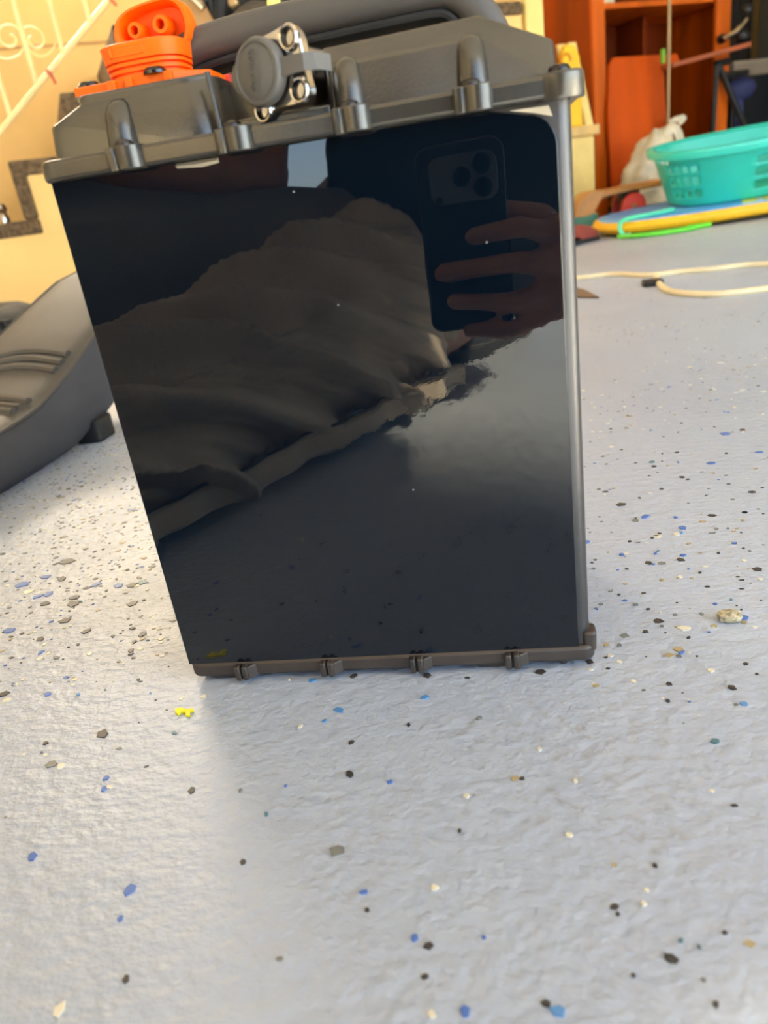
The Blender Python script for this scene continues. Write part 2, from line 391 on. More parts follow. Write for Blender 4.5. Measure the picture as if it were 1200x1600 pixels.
big = [(160,1147,20,'dark'),(203,1390,22,'blue'),(50,1340,16,'blue'),(547,1210,15,'dark'),(530,1110,16,'sky'),(845,1050,17,'dark'),(668,1056,15,'dark'),
 (488,1064,13,'sky'),(664,1090,13,'sky'),(1048,1499,22,'dark'),(960,1417,14,'dark'),(965,1429,8,'dark'),(670,1478,16,'dark'),(726,1580,20,'blue'),(872,1580,26,'sky'),(854,1569,16,'dark'),
 (1118,1159,15,'teal'),(1143,1075,15,'dark'),(1160,966,18,'blue'),(80,1195,18,'grey'),(96,1197,13,'white'),(166,1216,11,'blue'),(380,1348,12,'dark'),(300,1236,13,'dark'),
 (610,1222,10,'blue'),(568,1395,12,'blue'),(93,1580,22,'white'),(526,1330,26,'grey'),(553,1057,12,'dark'),(507,1127,8,'sky'),(470,1135,8,'white'),(272,1146,9,'teal'),
 (162,1234,11,'blue'),(416,1273,9,'teal'),(816,1217,9,'dark'),(805,1217,14,'tan'),(1010,1392,9,'white'),(1006,1412,10,'white'),(664,1527,12,'dark'),(1064,1470,10,'teal'),(1092,1480,8,'teal'),
 (1023,1353,10,'dark'),(1132,1458,9,'dark'),(756,1465,8,'blue'),(890,1305,12,'white'),(843,1171,9,'white'),(899,1221,9,'white'),(680,1388,13,'white'),(960,1352,10,'tan'),(990,1525,9,'dark'),
 (205,1017,10,'dark'),(140,1022,9,'white'),(64,1020,9,'blue'),(62,1030,10,'white'),(88,1028,10,'grey'),(205,1022,8,'dark'),(223,991,14,'dark'),(208,982,9,'dark'),(210,1003,8,'dark'),(135,987,13,'dark'),
 (102,970,17,'dark'),(63,999,13,'dark'),(14,985,16,'blue'),(75,1085,12,'blue'),(6,1085,15,'dark'),(10,1095,12,'white'),(24,1070,9,'white'),(206,944,17,'dark'),(117,934,15,'dark'),(104,878,22,'dark'),(34,914,20,'blue'),
 (150,914,14,'blue'),(185,916,15,'blue'),(205,915,16,'dark'),(222,910,16,'teal'),(70,902,14,'blue'),(96,905,14,'dark'),(46,925,14,'white'),(60,932,13,'blue'),(75,929,14,'blue'),(115,944,20,'dark'),(70,944,14,'dark'),
 (1068,868,11,'blue'),(1024,865,8,'blue'),(1120,827,9,'grey'),(1063,875,14,'dark'),(1064,833,10,'sky'),(1184,890,16,'dark'),(1013,880,13,'dark'),(970,789,16,'dark'),(1008,808,16,'blue'),(1056,809,9,'blue'),
 (1066,825,16,'blue'),(1058,835,14,'white'),(1134,678,18,'blue'),(1112,724,14,'blue'),(1186,707,12,'blue'),(1018,722,11,'teal'),(1066,746,10,'dark'),(1070,982,20,'white'),(1055,961,8,'grey'),(1034,907,10,'tan'),
 (971,867,10,'blue'),(917,847,12,'blue'),(1175,769,12,'dark'),(1160,672,12,'dark'),(1060,1015,18,'tan'),(1045,1024,16,'tan'),(931,1072,12,'tan'),(990,1065,10,'white'),(1065,1020,10,'blue'),(1112,1048,12,'white')]
for (px, py, sz, c) in big:
    w = flr(px, py); w2 = flr(px + sz, py); d = np.linalg.norm(w2 - w)
    put_flake(w[0], w[1], d * 0.62, c)
names = list(fl_cols); wts = [.34, .17, .22, .12, .05, .06, .04]
cnt = 0
while cnt < 110:
    px, py = random.uniform(0, 1200), random.uniform(620, 1600)
    dens = 1.0 if (py < 1100 and (px < 290 or px > 925)) else 0.10
    if random.random() > dens or (235 < px < 930 and py < 1060) or (px < 190 and py < 800): continue
    w = flr(px, py); put_flake(w[0], w[1], random.uniform(.0010, .0022), random.choices(names, wts)[0]); cnt += 1
# the countless small ones: one mesh
for c, num in (('dark', 2600), ('white', 2600), ('blue', 800), ('grey', 1700), ('tan', 1500)):
    mb = MB(); i = 0
    while i < num:
        x, y = (random.uniform(-1.3, 1.5), random.uniform(-.45, 2.4)) if random.random() < .55 else random.choice([(random.uniform(-.55, -.17), random.uniform(-.1, .6)), (random.uniform(.04, .8), random.uniform(-.05, .9))])
        dd = noise.noise((x * 5, y * 5, 3.1)) * .5 + .5 + (.25 if (x < -.2 and .0 < y < .7) else 0)
        if y < 0.0: dd -= .12
        if random.random() > max(0, dd - .28) * 1.7: i += .3; continue
        r_ = random.uniform(.0005, .0020) * (1.0 if random.random() < .8 else 1.6); n = random.randint(4, 6); ph = random.random() * 6.28
        q = random.uniform(.5, 1)
        ring = [(x + r_ * random.uniform(.7, 1.2) * math.cos(ph + 6.283*k/n), y + r_ * q * random.uniform(.7, 1.2) * math.sin(ph + 6.283*k/n), .00035) for k in range(n)]
        mb.add([(a, b_, .0) for a, b_, _ in ring] + ring, [tuple(range(n, 2*n))] + [(k, (k+1) % n, n + (k+1) % n, n + k) for k in range(n)]); i += 1
    tag(mb.build('fine_flakes', fl_mats[c], floor, smooth=False), kind='stuff')
# yellow paint chip and pebble
yc = flr(288, 1114)
m_ychip = mat('bright_yellow_chip', (252, 236, 20), 0.6)
yp = [flr(x, y) for x, y in [(275,1110),(286,1109),(290,1111),(303,1110),(304,1114),(297,1114),(298,1121),(291,1121),(291,1115),(283,1115),(279,1119),(275,1117)]]
tag(MB().prism([(a[0], a[1], .0003) for a in yp], (0, 0, .0012)).build('paint_chip', m_ychip, smooth=False), 'bright yellow torn paint chip lying on the floor in front of the battery', 'chip')
pb = flr(1140, 969)
m_pebble = mat('speckled_pebble', (206, 194, 160), 0.8, var=.3, vscale=400, rgb2=(130, 116, 90))
mb = MB().sphere((pb[0], pb[1], .0028), .0068, 12, 8, (1, .75, .5))
mb.v = [tuple(np.array(v) * 1 + rng.normal(0, .00035, 3)) for v in mb.v]
tag(mb.build('pebble', m_pebble), 'small tan stone on the floor right of the battery', 'stone')

# ================================================================== BATTERY PACK
XL, XR = -0.1838, 0.0362          # case sides
PX1 = 0.0300                      # right edge of the gloss panel
ZB, ZT = 0.0125, 0.2630
DEP = 0.125
def make_panel_material():
    m = bpy.data.materials.new('gloss_black_panel'); m.use_nodes = True
    nt = m.node_tree; b = nt.nodes['Principled BSDF']; L = nt.links
    b.inputs['Base Color'].default_value = (.0015, .0040, .0085, 1)
    b.inputs['Roughness'].default_value = 0.012
    b.inputs['IOR'].default_value = 1.58
    tc = nt.nodes.new('ShaderNodeTexCoord')
    n1 = nt.nodes.new('ShaderNodeTexNoise'); n1.inputs['Scale'].default_value = 26; n1.inputs['Detail'].default_value = 1
    n2 = nt.nodes.new('ShaderNodeTexNoise'); n2.inputs['Scale'].default_value = 170; n2.inputs['Detail'].default_value = 3
    for n in (n1, n2): L.new(tc.outputs['Object'], n.inputs['Vector'])
    # wrinkled film towards the lower right corner: distance from that corner
    d = nt.nodes.new('ShaderNodeVectorMath'); d.operation = 'DISTANCE'; d.inputs[1].default_value = (PX1 + .02, 0, .0)
    L.new(tc.outputs['Object'], d.inputs[0])
    mr = nt.nodes.new('ShaderNodeMapRange'); mr.inputs['From Min'].default_value = .03; mr.inputs['From Max'].default_value = .19
    mr.inputs['To Min'].default_value = 1.0; mr.inputs['To Max'].default_value = 0.0
    L.new(d.outputs['Value'], mr.inputs['Value'])
    ml = nt.nodes.new('ShaderNodeMath'); ml.operation = 'MULTIPLY'
    L.new(n2.outputs['Fac'], ml.inputs[0]); L.new(mr.outputs['Result'], ml.inputs[1])
    b1 = nt.nodes.new('ShaderNodeBump'); b1.inputs['Strength'].default_value = .12; b1.inputs['Distance'].default_value = .0006
    L.new(n1.outputs['Fac'], b1.inputs['Height'])
    b2 = nt.nodes.new('ShaderNodeBump'); b2.inputs['Strength'].default_value = .30; b2.inputs['Distance'].default_value = .0008
    L.new(ml.outputs[0], b2.inputs['Height']); L.new(b1.outputs['Normal'], b2.inputs['Normal'])
    L.new(b2.outputs['Normal'], b.inputs['Normal'])
    # dust specks
    v = nt.nodes.new('ShaderNodeTexVoronoi'); v.inputs['Scale'].default_value = 90
    L.new(tc.outputs['Object'], v.inputs['Vector'])
    sp = nt.nodes.new('ShaderNodeMapRange'); sp.inputs['From Min'].default_value = .045; sp.inputs['From Max'].default_value = .03
    L.new(v.outputs['Distance'], sp.inputs['Value'])
    sel = nt.nodes.new('ShaderNodeSeparateColor'); L.new(v.outputs['Color'], sel.inputs['Color'])
    gt = nt.nodes.new('ShaderNodeMath'); gt.operation = 'GREATER_THAN'; gt.inputs[1].default_value = .93; L.new(sel.outputs['Red'], gt.inputs[0])
    mu = nt.nodes.new('ShaderNodeMath'); mu.operation = 'MULTIPLY'; L.new(sp.outputs['Result'], mu.inputs[0]); L.new(gt.outputs[0], mu.inputs[1])
    mx = nt.nodes.new('ShaderNodeMix'); mx.data_type = 'RGBA'; mx.inputs['A'].default_value = (.0015, .0040, .0085, 1); mx.inputs['B'].default_value = (.25, .24, .22, 1)
    L.new(mu.outputs[0], mx.inputs['Factor']); L.new(mx.outputs['Result'], b.inputs['Base Color'])
    return m
m_panel = make_panel_material()
bat = thing('battery_pack', 'upright black and grey battery pack with glossy black side panel and orange connector', 'battery', ((XL + XR) / 2, DEP / 2, 0))
# case extrusion, rounded vertical edges
case = MB().loft([rrect(XL, XR, .0006, DEP, .0055, z, 6) for z in (.012, .2640)]).build('case', m_case, bat)
# glossy film panel with rounded top right corner
pts = [(XL - .0002, ZB), (PX1, ZB)]
for k in range(7):
    a = math.radians(90 * k / 6); pts.append((PX1 - .012 + .012 * math.cos(a), ZT - .016 + .012 * math.sin(a)))
pts += [(PX1 - .03, ZT + .0005), (XL - .0002, ZT + .0005)]
MB().prism([(x, -.0013, z) for x, z in pts], (0, .0021, 0)).build('side_panel', m_panel, bat, bevel=.0004)['label'] = 'glossy black mirror-like side panel'
# lifted film corner under the flange and the peeled strip further left
m_film = mat('clear_peeling_film', (206, 196, 176), 0.15, spec=.8)
MB().add([(.012, -.0030, .2612), (.027, -.0032, .2608), (.0285, -.0016, .2570), (.022, -.0015, .2590)], [(0, 1, 2, 3)]).build('peeled_film', m_film, bat)
MB().loft([[(-.126, -.0014, .2622), (-.126, -.0032, .2612), (-.126, -.0014, .2604)], [(-.115, -.0014, .2622), (-.115, -.0040, .2606), (-.115, -.0014, .2594)],
           [(-.1075, -.0014, .2620), (-.1075, -.0030, .2608), (-.1075, -.0014, .2600)]]).build('peeled_film', m_film, bat)

# flange
FZ0, FZ1 = .2626, .2708
fl = MB().loft([rrect(-.1868, .0405, -.0080, DEP + .006, .0105, z, 8) for z in (FZ0, FZ1)]).build('lid_flange', m_lid, bat, bevel=.0016, seg=3)
def boss(mb, x, yf, hw, z0, z1):
    ring = [(x - hw, -.004), (x - hw, yf + .0032), (x - hw + .0012, yf + .0020)]
    cx, r_ = x + hw - .0062, .0056
    ring.append((cx - r_, yf + .0020))
    ring += [(cx + r_ * math.cos(math.radians(a_)), yf + .0050 + r_ * 0.9 * math.sin(math.radians(a_))) for a_ in range(205, 361, 15)]
    ring.append((x + hw, -.004))
    return mb.loft([[(a_, b_, z0) for a_, b_ in ring], [(a_, b_, z1) for a_, b_ in ring]])
for x in (-.1442, -.0968, -.0485, -.0010):
    o = boss(MB(), x, -.0132, .0078, FZ0 - .0004, FZ1 + .0006).build('screw_boss', m_lid, bat, bevel=.0009)
    MB().lathe((x - .001, -.0052, FZ1 + .0004), (0, 0, 1), [(.0040, 0), (.0040, .0012), (.0034, .0022), (.0018, .0028), (.0016, .0014), (.0001, .0014)], 16).build('screw', m_steel, o)
o = MB().lathe((.0315, -.0010, FZ0 - .0004), (0, 0, 1), [(.0092, 0), (.0095, .0008), (.0095, .0082), (.0085, .0092), (.001, .0092)], 24).build('screw_boss', m_lid, bat)
MB().lathe((.0315, -.0030, FZ1 + .0004), (0, 0, 1), [(.0042, 0), (.0042, .0012), (.0034, .0024), (.0018, .0028), (.0001, .0020)], 16).build('screw', m_steel, o)

# lid castings: left block, port bay, right block
def poly(mb, P, F): return mb.add(P, F)
yb = DEP + .002
def block(rings):  # rings: list of front polylines bottom->top, each [(x,y,z)...] ; closed at the back
    mb = MB()
    R_ = [[*r, (r[-1][0], yb, r[-1][2]), (r[0][0], yb, r[0][2])] for r in rings]
    return mb.loft(R_)
def arc_end(x0, x1, yf, z, rl, rr, n=5):
    """front outline from left to right with rounded corners rl, rr"""
    out = []
    for k in range(n + 1):
        a = math.radians(180 + 90 * k / n); out.append((x0 + rl + rl * math.cos(a), yf + rl + rl * math.sin(a), z))
    for k in range(n + 1):
        a = math.radians(270 + 90 * k / n); out.append((x1 - rr + rr * math.cos(a), yf + rr + rr * math.sin(a), z))
    return out
left = block([arc_end(-.1855, -.1050, .0060, FZ1 - .001, .007, .014), arc_end(-.1845, -.1070, .0080, .2850, .007, .014),
              arc_end(-.1700, -.1085, .0120, .2918, .005, .014), arc_end(-.1692, -.1090, .0125, .2952, .004, .014)])
left.build('lid_block', m_lid, bat, bevel=.0008)
# right block with folded faces
P = [(-.0585, .0050, FZ1 - .001), (.0265, .0050, FZ1 - .001), (.0325, .0100, FZ1 - .001),      # 0 1 2 bottom
     (-.0585, .0085, .2892), (.0028, .0085, .2898), (.0315, .0140, .2848),                      # 3 4 5
     (-.0612, .0180, .2968), (.0030, .0180, .2982),                                             # 6 7
     (.0325, yb, FZ1 - .001), (-.0612, yb, FZ1 - .001), (.0315, yb, .2848), (.0030, yb, .2982), (-.0612, yb, .2968), (-.0605, .0120, FZ1 - .001)]
Fc = [(0, 1, 4, 3), (1, 2, 5, 4), (4, 5, 7), (3, 4, 7, 6), (5, 10, 11, 7), (6, 7, 11, 12), (2, 8, 10, 5), (0, 3, 6, 13), (13, 6, 12, 9), (8, 9, 12, 11, 10), (0, 13, 9, 8, 2, 1)]
MB().add(P, Fc).build('lid_block', m_lid, bat, bevel=.0016, seg=3)
# low bay floor and back wall behind the charge port
MB().box(-.1075, -.0585, .006, yb, FZ1 - .001, .2752).build('port_bay', m_lid, bat, bevel=.0012)
MB().loft([[(-.1078, .030, .274), (-.058, .022, .274), (-.058, yb, .274), (-.1078, yb, .274)], [(-.1085, .036, .2935), (-.060, .028, .2955), (-.060, yb, .2955), (-.1085, yb, .2935)]]).build('port_back', m_lid, bat, bevel=.001)
# vertical ribs above the screws
for x, w in ((-.1503, .0068), (-.0505, .0066), (-.0008, .0066)):
    rings = []
    for j, (z, k, y) in enumerate(((FZ1 - .001, 1.0, .0052), (.279, .92, .0065), (.2860, .84, .0080), (.2890, .70, .0095), (.2912, .40, .0115))):
        rings.append([(x + w * k * math.cos(math.radians(180 + 180 * i / 10)), y + .0010 + .0062 * k * math.sin(math.radians(180 + 180 * i / 10)), z) for i in range(11)] + [(x + w * k, y + .008, z), (x - w * k, y + .008, z)])
    MB().loft(rings).build('rib', m_lid, bat)
# bright fin edge beside the port bay
MB().tube([(-.1062, .006, .2725), (-.1085, .010, .2945)], .0012, 8).build('edge_bead', m_lid, bat)

# bottom casting with feet and split tabs
base = MB().loft([rrect(XL - .0004, XR + .0022, -.0022, DEP + .002, .006, z, 5) for z in (.0040, .0128)]).build('base_cap', m_base, bat, bevel=.0018)
for x0, x1 in ((-.1760, -.1500), (-.0260, -.0010), (.0175, .0275)):
    for y0, y1 in ((.004, .026), (DEP - .026, DEP - .004)):
        MB().loft([rrect(x0 + .003, x1 - .003, y0 + .003 - .005, y1 - .003, .002, 0.0, 3), rrect(x0, x1, y0 - .005, y1, .003, .0052, 3)]).build('foot', m_base, bat)
for x in (-.1528, -.1040, -.0547, -.0042):
    for sgn in (-1, 1):
        xa = x + sgn * .0021
        t_ = MB().loft([[(xa - .0016, -.0058, .0030), (xa + .0016, -.0058, .0030), (xa + .0016, .004, .0030), (xa - .0016, .004, .0030)],
                        [(xa - .0016, -.0062, .0120), (xa + .0016, -.0062, .0120), (xa + .0016, .004, .0120), (xa - .0016, .004, .0120)]])
        t_.build('split_tab', m_base, bat, bevel=.0008)
    MB().box(x - .0006, x + .0006, -.0042, .002, .0032, .0120).build('tab_gap', m_black, bat)
    MB().loft([[(x + .0036, -.0055, .0040), (x + .0085, -.002, .0040), (x + .0085, .003, .0040), (x + .0036, .003, .0040)],
               [(x + .0036, -.0055, .0115), (x + .0085, -.002, .0115), (x + .0085, .003, .0115), (x + .0036, .003, .0115)]]).build('tab_web', m_base, bat, bevel=.0006)
# corner lug at lower right
MB().loft([rrect(XR - .004, XR + .0032, -.0005, .010, .0025, z, 4) for z in (.0085, .0200)]).build('corner_lug', m_base, bat, bevel=.0012)

# ---- orange power connector
YC = .040
def c(px, py, y=YC): q = at(px, py, y); return q
con_x0, con_x1 = c(150, 80)[0], c(275, 80)[0]
zt0 = c(160, 140)[2]; 
con = MB()
# base plate with tabs
pl = [c(117, 133 + 17), c(160, 143), c(276, 117), c(326, 131), c(326, 134.5), c(276, 128), c(117, 160)]
zpl = .2965
con = MB().prism([(c(117, 150, .026)[0], .026, zpl), (c(117, 150, .026)[0], .066, zpl), (-.1160, .066, zpl), (-.1160, .040, zpl), (-.1290, .026, zpl)], (0, 0, .0042))
plate = con.build('connector_plate', m_orange, bat, bevel=.0006)
plate['label'] = 'orange mounting plate'
for x0, x1, dz in ((c(168, 145, .0235)[0], c(182, 145, .0235)[0], .0054), (c(197, 140, .0235)[0], c(208, 140, .0235)[0], .0044), (c(258, 128, .0235)[0], c(270, 128, .0235)[0], .0054)):
    MB().box(x0, x1, .0235, .028, zpl - dz, zpl + .004).build('plate_tab', m_orange, plate, bevel=.0004)
# dark pads under the plate (the lid platform)
MB().box(c(119, 155, .022)[0], -.1130, .022, .075, .2935, zpl + .0002).build('connector_platform', m_lid, bat, bevel=.0006)
# body: stacked rounded sections with grooves
CX0, CX1, CZT = c(151, 84, .030)[0], c(273, 84, .030)[0], c(160, 73, .030)[2]
def sec(z, g): return rrect(CX0 + g, CX1 - g, .030 + g, .058 - g, .0115, zz + (z - zz) * (CZT - zz) / .0222, 6)
zz = zpl + .0040
prof = [(zz, 0), (zz + .0030, 0), (zz + .0033, .0010), (zz + .0043, .0010), (zz + .0046, -.0004), (zz + .0066, -.0004), (zz + .0069, .0010), (zz + .0080, .0010), (zz + .0083, -.0008),
        (zz + .0103, -.0008), (zz + .0106, .0008), (zz + .0113, .0008), (zz + .0116, -.0010), (zz + .0215, -.0016), (zz + .0222, -.0008)]
body = MB().loft([sec(z, g) for z, g in prof]).build('connector_body', m_orange, bat)
ztop = CZT; KZ = (CZT - zz) / .0222
# window recess on the block: frame of four bars with a darker inset
wx0, wx1 = c(168, 74, .029)[0], c(221, 68, .029)[0]; wz1 = ztop - .0012; wz0 = wz1 - .0042
for bx in ((wx0, wx1, .0284, .0316, wz1 - .0007, wz1), (wx0, wx1, .0284, .0316, wz0, wz0 + .0007), (wx0, wx0 + .001, .0284, .0316, wz0, wz1), (wx1 - .001, wx1, .0284, .0316, wz0, wz1), ((wx0 + wx1) / 2 + .001, wx1, .0288, .0316, wz0, wz1)):
    MB().box(*bx).build('window_rim', m_orange, body, bevel=.0002)
# flap cap standing open behind the body, hollow side to the viewer
YF = .062
out_px = [(178, 62), (180, 35), (196, 16), (228, 2), (262, -6), (284, 4), (296, 32), (297, 56), (288, 72), (268, 82), (230, 84), (192, 78)]
outer = [c(x, y, YF) for x, y in out_px]; outer = catmull(outer, 4, True); cen = np.mean(outer, 0)
def ringp(k, dy): return [tuple(cen + (p_ - cen) * k + np.array([0, dy, 0])) for p_ in outer]
flap = MB().loft([ringp(.90, .012), ringp(1.0, .009), ringp(1.0, .001), ringp(.96, -.001), ringp(.88, -.001), ringp(.80, .0012), ringp(.77, .0075), ringp(.40, .0082), ringp(.01, .0082)]).build('connector_flap', m_orange, bat)
for (px, py, r_) in ((251, 38, .0040), (211, 48, .0036)):
    q = c(px, py, YF)
    MB().lathe((q[0], YF + .008, q[2]), (0, -1, 0), [(r_ * 1.15, 0), (r_, .008), (r_ * .92, .0088), (r_ * .55, .0088), (r_ * .5, .003), (.0001, .003)], 20).build('plug_pin', m_orange, flap)
MB().box(CX0 + .012, CX0 + .024, .050, .064, ztop - .006, ztop + .001).build('flap_hinge', m_orange, flap, bevel=.001)
for (x, y) in ((c(140, 135, .0335)[0], .0335), (c(243, 115, .0285)[0], .0285)):
    MB().lathe((x, y, zpl + .0040), (0, 0, 1), [(.0052, 0), (.0052, .0012), (.0040, .0026), (.0018, .0030), (.0001, .0026)], 18).build('connector_screw', m_steel, plate)
MB().box(-.1165, -.1140, .060, .064, zpl - .002, zpl + .0045).build('indicator_tip', m_wheelred, plate)

# ---- charge port: polished flange, grey rubber cap with strap
ang = math.radians(28)
N = Vector((-math.sin(ang), -math.cos(ang), 0.05)).normalized()      # outward
cc = Vector(c(403, 113, -.002))
e1 = Vector((0, 0, 1)); e1 = (e1 - N * e1.dot(N)).normalized(); e2 = e1.cross(N)      # e2 to the right
def pp3(a, b, h): return tuple(cc + e2 * a + e1 * b + N * h)
# flange plate, lobed outline
lobes = [(.0120, .0142), (.0160, .0130), (.0190, .0080), (.0195, -.0040), (.0205, -.0095), (.0180, -.0135), (.0120, -.0140), (.0020, -.0138), (-.0030, -.0165), (-.0070, -.0155), (-.0105, -.0070), (-.0112, .0060), (-.0060, .0118), (.0050, .0134)]
lob = catmull([(a, b, 0) for a, b in lobes], 4, True)
pf = MB().loft([[pp3(a, b, h) for a, b, _ in lob] for h in (-.0105, -.0050)]).build('port_flange', m_chrome, bat, bevel=.0010)
MB().lathe(cc + N * -.010, N, [(.0108, 0), (.0108, .006), (.0100, .007)], 32).build('port_collar', m_chrome, pf)
MB().lathe(cc + N * -.030 + e2 * .004, N, [(.0105, 0), (.0105, .016)], 24).build('port_barrel', m_chrome, pf)
for a, b in ((.0145, .0094), (.0165, -.0090), (-.0040, -.0125)):
    q = Vector(pp3(a, b, -.0048))
    MB().lathe(q, N, [(.0037, -.001), (.0037, .0008), (.0029, .0012), (.0026, -.0006), (.0012, -.0006), (.0001, -.0002)], 18).build('port_screw', m_steel, pf)
    MB().lathe(q, N, [(.0036, -.001), (.0044, -.001), (.0048, .0006), (.0043, .0014), (.0036, .0012)], 18, closed=True).build('screw_rim', m_chrome, pf)
capo = MB().lathe(cc + N * -.0040, N, [(.0118, 0), (.0122, .001), (.0122, .0040), (.0116, .0052), (.0104, .0056), (.0098, .0050), (.0092, .0054), (.0001, .0058)], 40).build('port_cap', m_greyrub, bat)
capo['label'] = 'round grey rubber cap over the charge port'
MB().loft([[pp3(-.0075, .0065, h), pp3(-.0125, .0045, h), pp3(-.0148, .0, h), pp3(-.0125, -.0050, h), pp3(-.0075, -.0070, h)] for h in (-.003, .001)]).build('cap_tab', m_greyrub, capo, bevel=.0008)
MB().loft([[pp3(a, -.0005 + w, h), pp3(a, -.0005 - w, h), pp3(a, -.0005 - w, h - .0020), pp3(a, -.0005 + w, h - .0020)] for a, h, w in ((.0105, -.0005, .0034), (.0170, -.0005, .0030), (.0225, -.0015, .0030), (.0258, -.0050, .0030), (.0262, -.0120, .0030))]).build('cap_strap', m_greyrub, capo, bevel=.0005)
# raised script and swoosh on the cap
tcu = bpy.data.curves.new('cap_script', 'FONT'); tcu.body = 'Cabmox'; tcu.size = .0046; tcu.extrude = .0005; tcu.shear = .35; tcu.align_x = 'CENTER'; tcu.align_y = 'CENTER'
to = bpy.data.objects.new('cap_script_tmp', tcu); COL.objects.link(to)
dg = bpy.context.evaluated_depsgraph_get(); tm = bpy.data.meshes.new_from_object(to.evaluated_get(dg)); bpy.data.objects.remove(to)
Mx = Matrix((( *e1, 0), (*(-e2), 0), (*N, 0), (0, 0, 0, 1))).transposed()
Mx.translation = cc + N * .0018 - e2 * .0012
tm.transform(Mx); tm.materials.clear(); tm.materials.append(m_greyrub)
so = bpy.data.objects.new('cap_script', tm); COL.objects.link(so); setparent(so, capo)
MB().tube([pp3(.0022 + .0010 * math.sin(math.pi * k / 10), -.0075 + .0150 * k / 10, .0018) for k in range(11)], .00032, 6).build('cap_swoosh', m_greyrub, capo)

# ---- carrying handle
YH = .078
hp = [(262, 140), (272, 112), (298, 86), (345, 66), (420, 46), (500, 28), (600, 6), (680, -10), (712, -6), (738, 14), (760, 40), (772, 62)]
hc = catmull([at(x, y, YH) for x, y in hp], 4)
def hring(p_, t, w, h):
    t = Vector(t).normalized(); side = Vector((0, 1, 0)); upv = side.cross(t) * -1
    if upv.z < 0: upv = -upv
    o_ = []
    for k in range(16):
        a = 2 * math.pi * k / 16; cx = math.copysign(abs(math.cos(a)) ** .6, math.cos(a)); sx = math.copysign(abs(math.sin(a)) ** .6, math.sin(a))
        o_.append(tuple(Vector(p_) + side * (w * cx) + upv * (h * sx)))
    return o_
rings = []
for i, p_ in enumerate(hc):
    t_ = hc[min(i + 1, len(hc) - 1)] - hc[max(i - 1, 0)]
    rings.append(hring(p_, t_, .013, .0082))
hn = MB().loft(rings).build('handle', mat('dark_grey_handle', (78, 75, 73), .5, var=.05, vscale=25), bat)
hn['label'] = 'dark grey arched carrying handle'
rings = []
for i, p_ in enumerate(hc[8:-8]):
    j = i + 8; t_ = hc[j + 1] - hc[j - 1]; tt = Vector(t_).normalized(); upv = Vector((0, 1, 0)).cross(tt) * -1
    if upv.z < 0: upv = -upv
    rings.append(hring(np.array(Vector(p_) - upv * .0095), t_, .0105, .0026))
MB().loft(rings).build('handle_grip', m_rubber, hn)

# ================================================================== THINGS AROUND THE BATTERY
# ---- motorcycle seat lying on the floor
seat = thing('motorcycle_saddle', 'long dark grey ribbed motorcycle seat lying on the floor left of the battery', 'seat', (-.6, .45, 0))
ys = [.10, .14, .20, .28, .36, .43, .50, .574, .66, .74, .82, .86]
zt_ = [.035, .055, .066, .069, .070, .076, .100, .132, .165, .192, .205, .190]
zb_ = [.012, .004, .000, .000, .000, .000, .004, .020, .048, .080, .110, .130]
xn = [-.560, -.535, -.524, -.522, -.521, -.519, -.512, -.504, -.500, -.500, -.515, -.540]
wd = [.09, .13, .15, .155, .157, .158, .158, .155, .145, .135, .11, .06]
def interp(y, A): return float(np.interp(y, ys, A))
YS = list(np.linspace(.10, .86, 40))
def seat_ring(y, top):
    zt, zb, x1, w = (interp(y, A) for A in (zt_, zb_, xn, wd)); x0 = x1 - w; h = zt - zb
    if top:
        prof_ = [(x1 + .001, -.004), (x1 - .004, .001), (x1 - .02, .005), (x1 - w * .5, .008), (x0 + .02, .005), (x0 + .004, .001), (x0 - .001, -.004), (x0 + .01, -.010), (x1 - .01, -.010)]
        return [(x, y, zt + dz) for x, dz in prof_]
    prof_ = [(x1, zt - .003), (x1 + .004, zt - h * .3), (x1 + .001, zt - h * .6), (x1 - .014, zb + .01), (x1 - .026, zb), (x0 + .026, zb), (x0 + .014, zb + .01), (x0 - .001, zt - h * .6), (x0 - .004, zt - h * .3), (x0, zt - .003)]
    return [(x, y, z) for x, z in prof_]
MB().loft([seat_ring(y, False) for y in YS]).build('seat_side', m_seatvinyl, seat, angle=60)
top_o = MB().loft([seat_ring(y, True) for y in YS]).build('seat_top', m_seattop, seat, angle=60)
for side in (0, 1):
    MB().tube([(interp(y, xn) - side * interp(y, wd), y, interp(y, zt_) - .001) for y in YS[2:-1]], .0028, 6).build('seam_piping', m_seattop, seat)
for y0 in (.405, .420, .435, .497, .512, .527):
    pts = []
    for k in range(11):
        u = k / 10; x1 = interp(y0, xn); w = interp(y0, wd)
        y_ = y0 + .012 * math.sin(math.pi * u)
        pts.append((x1 - .012 - (w - .024) * u, y_, interp(y_, zt_) + .0040 + .0035 * math.sin(math.pi * u)))
    MB().tube(pts, .0058, 8).build('rib', m_seattop, seat)
MB().loft([rrect(-.548, -.512, .528, .572, .006, z, 3) for z in (0.0, .030)]).build('rubber_foot', m_rubber, seat, bevel=.003)

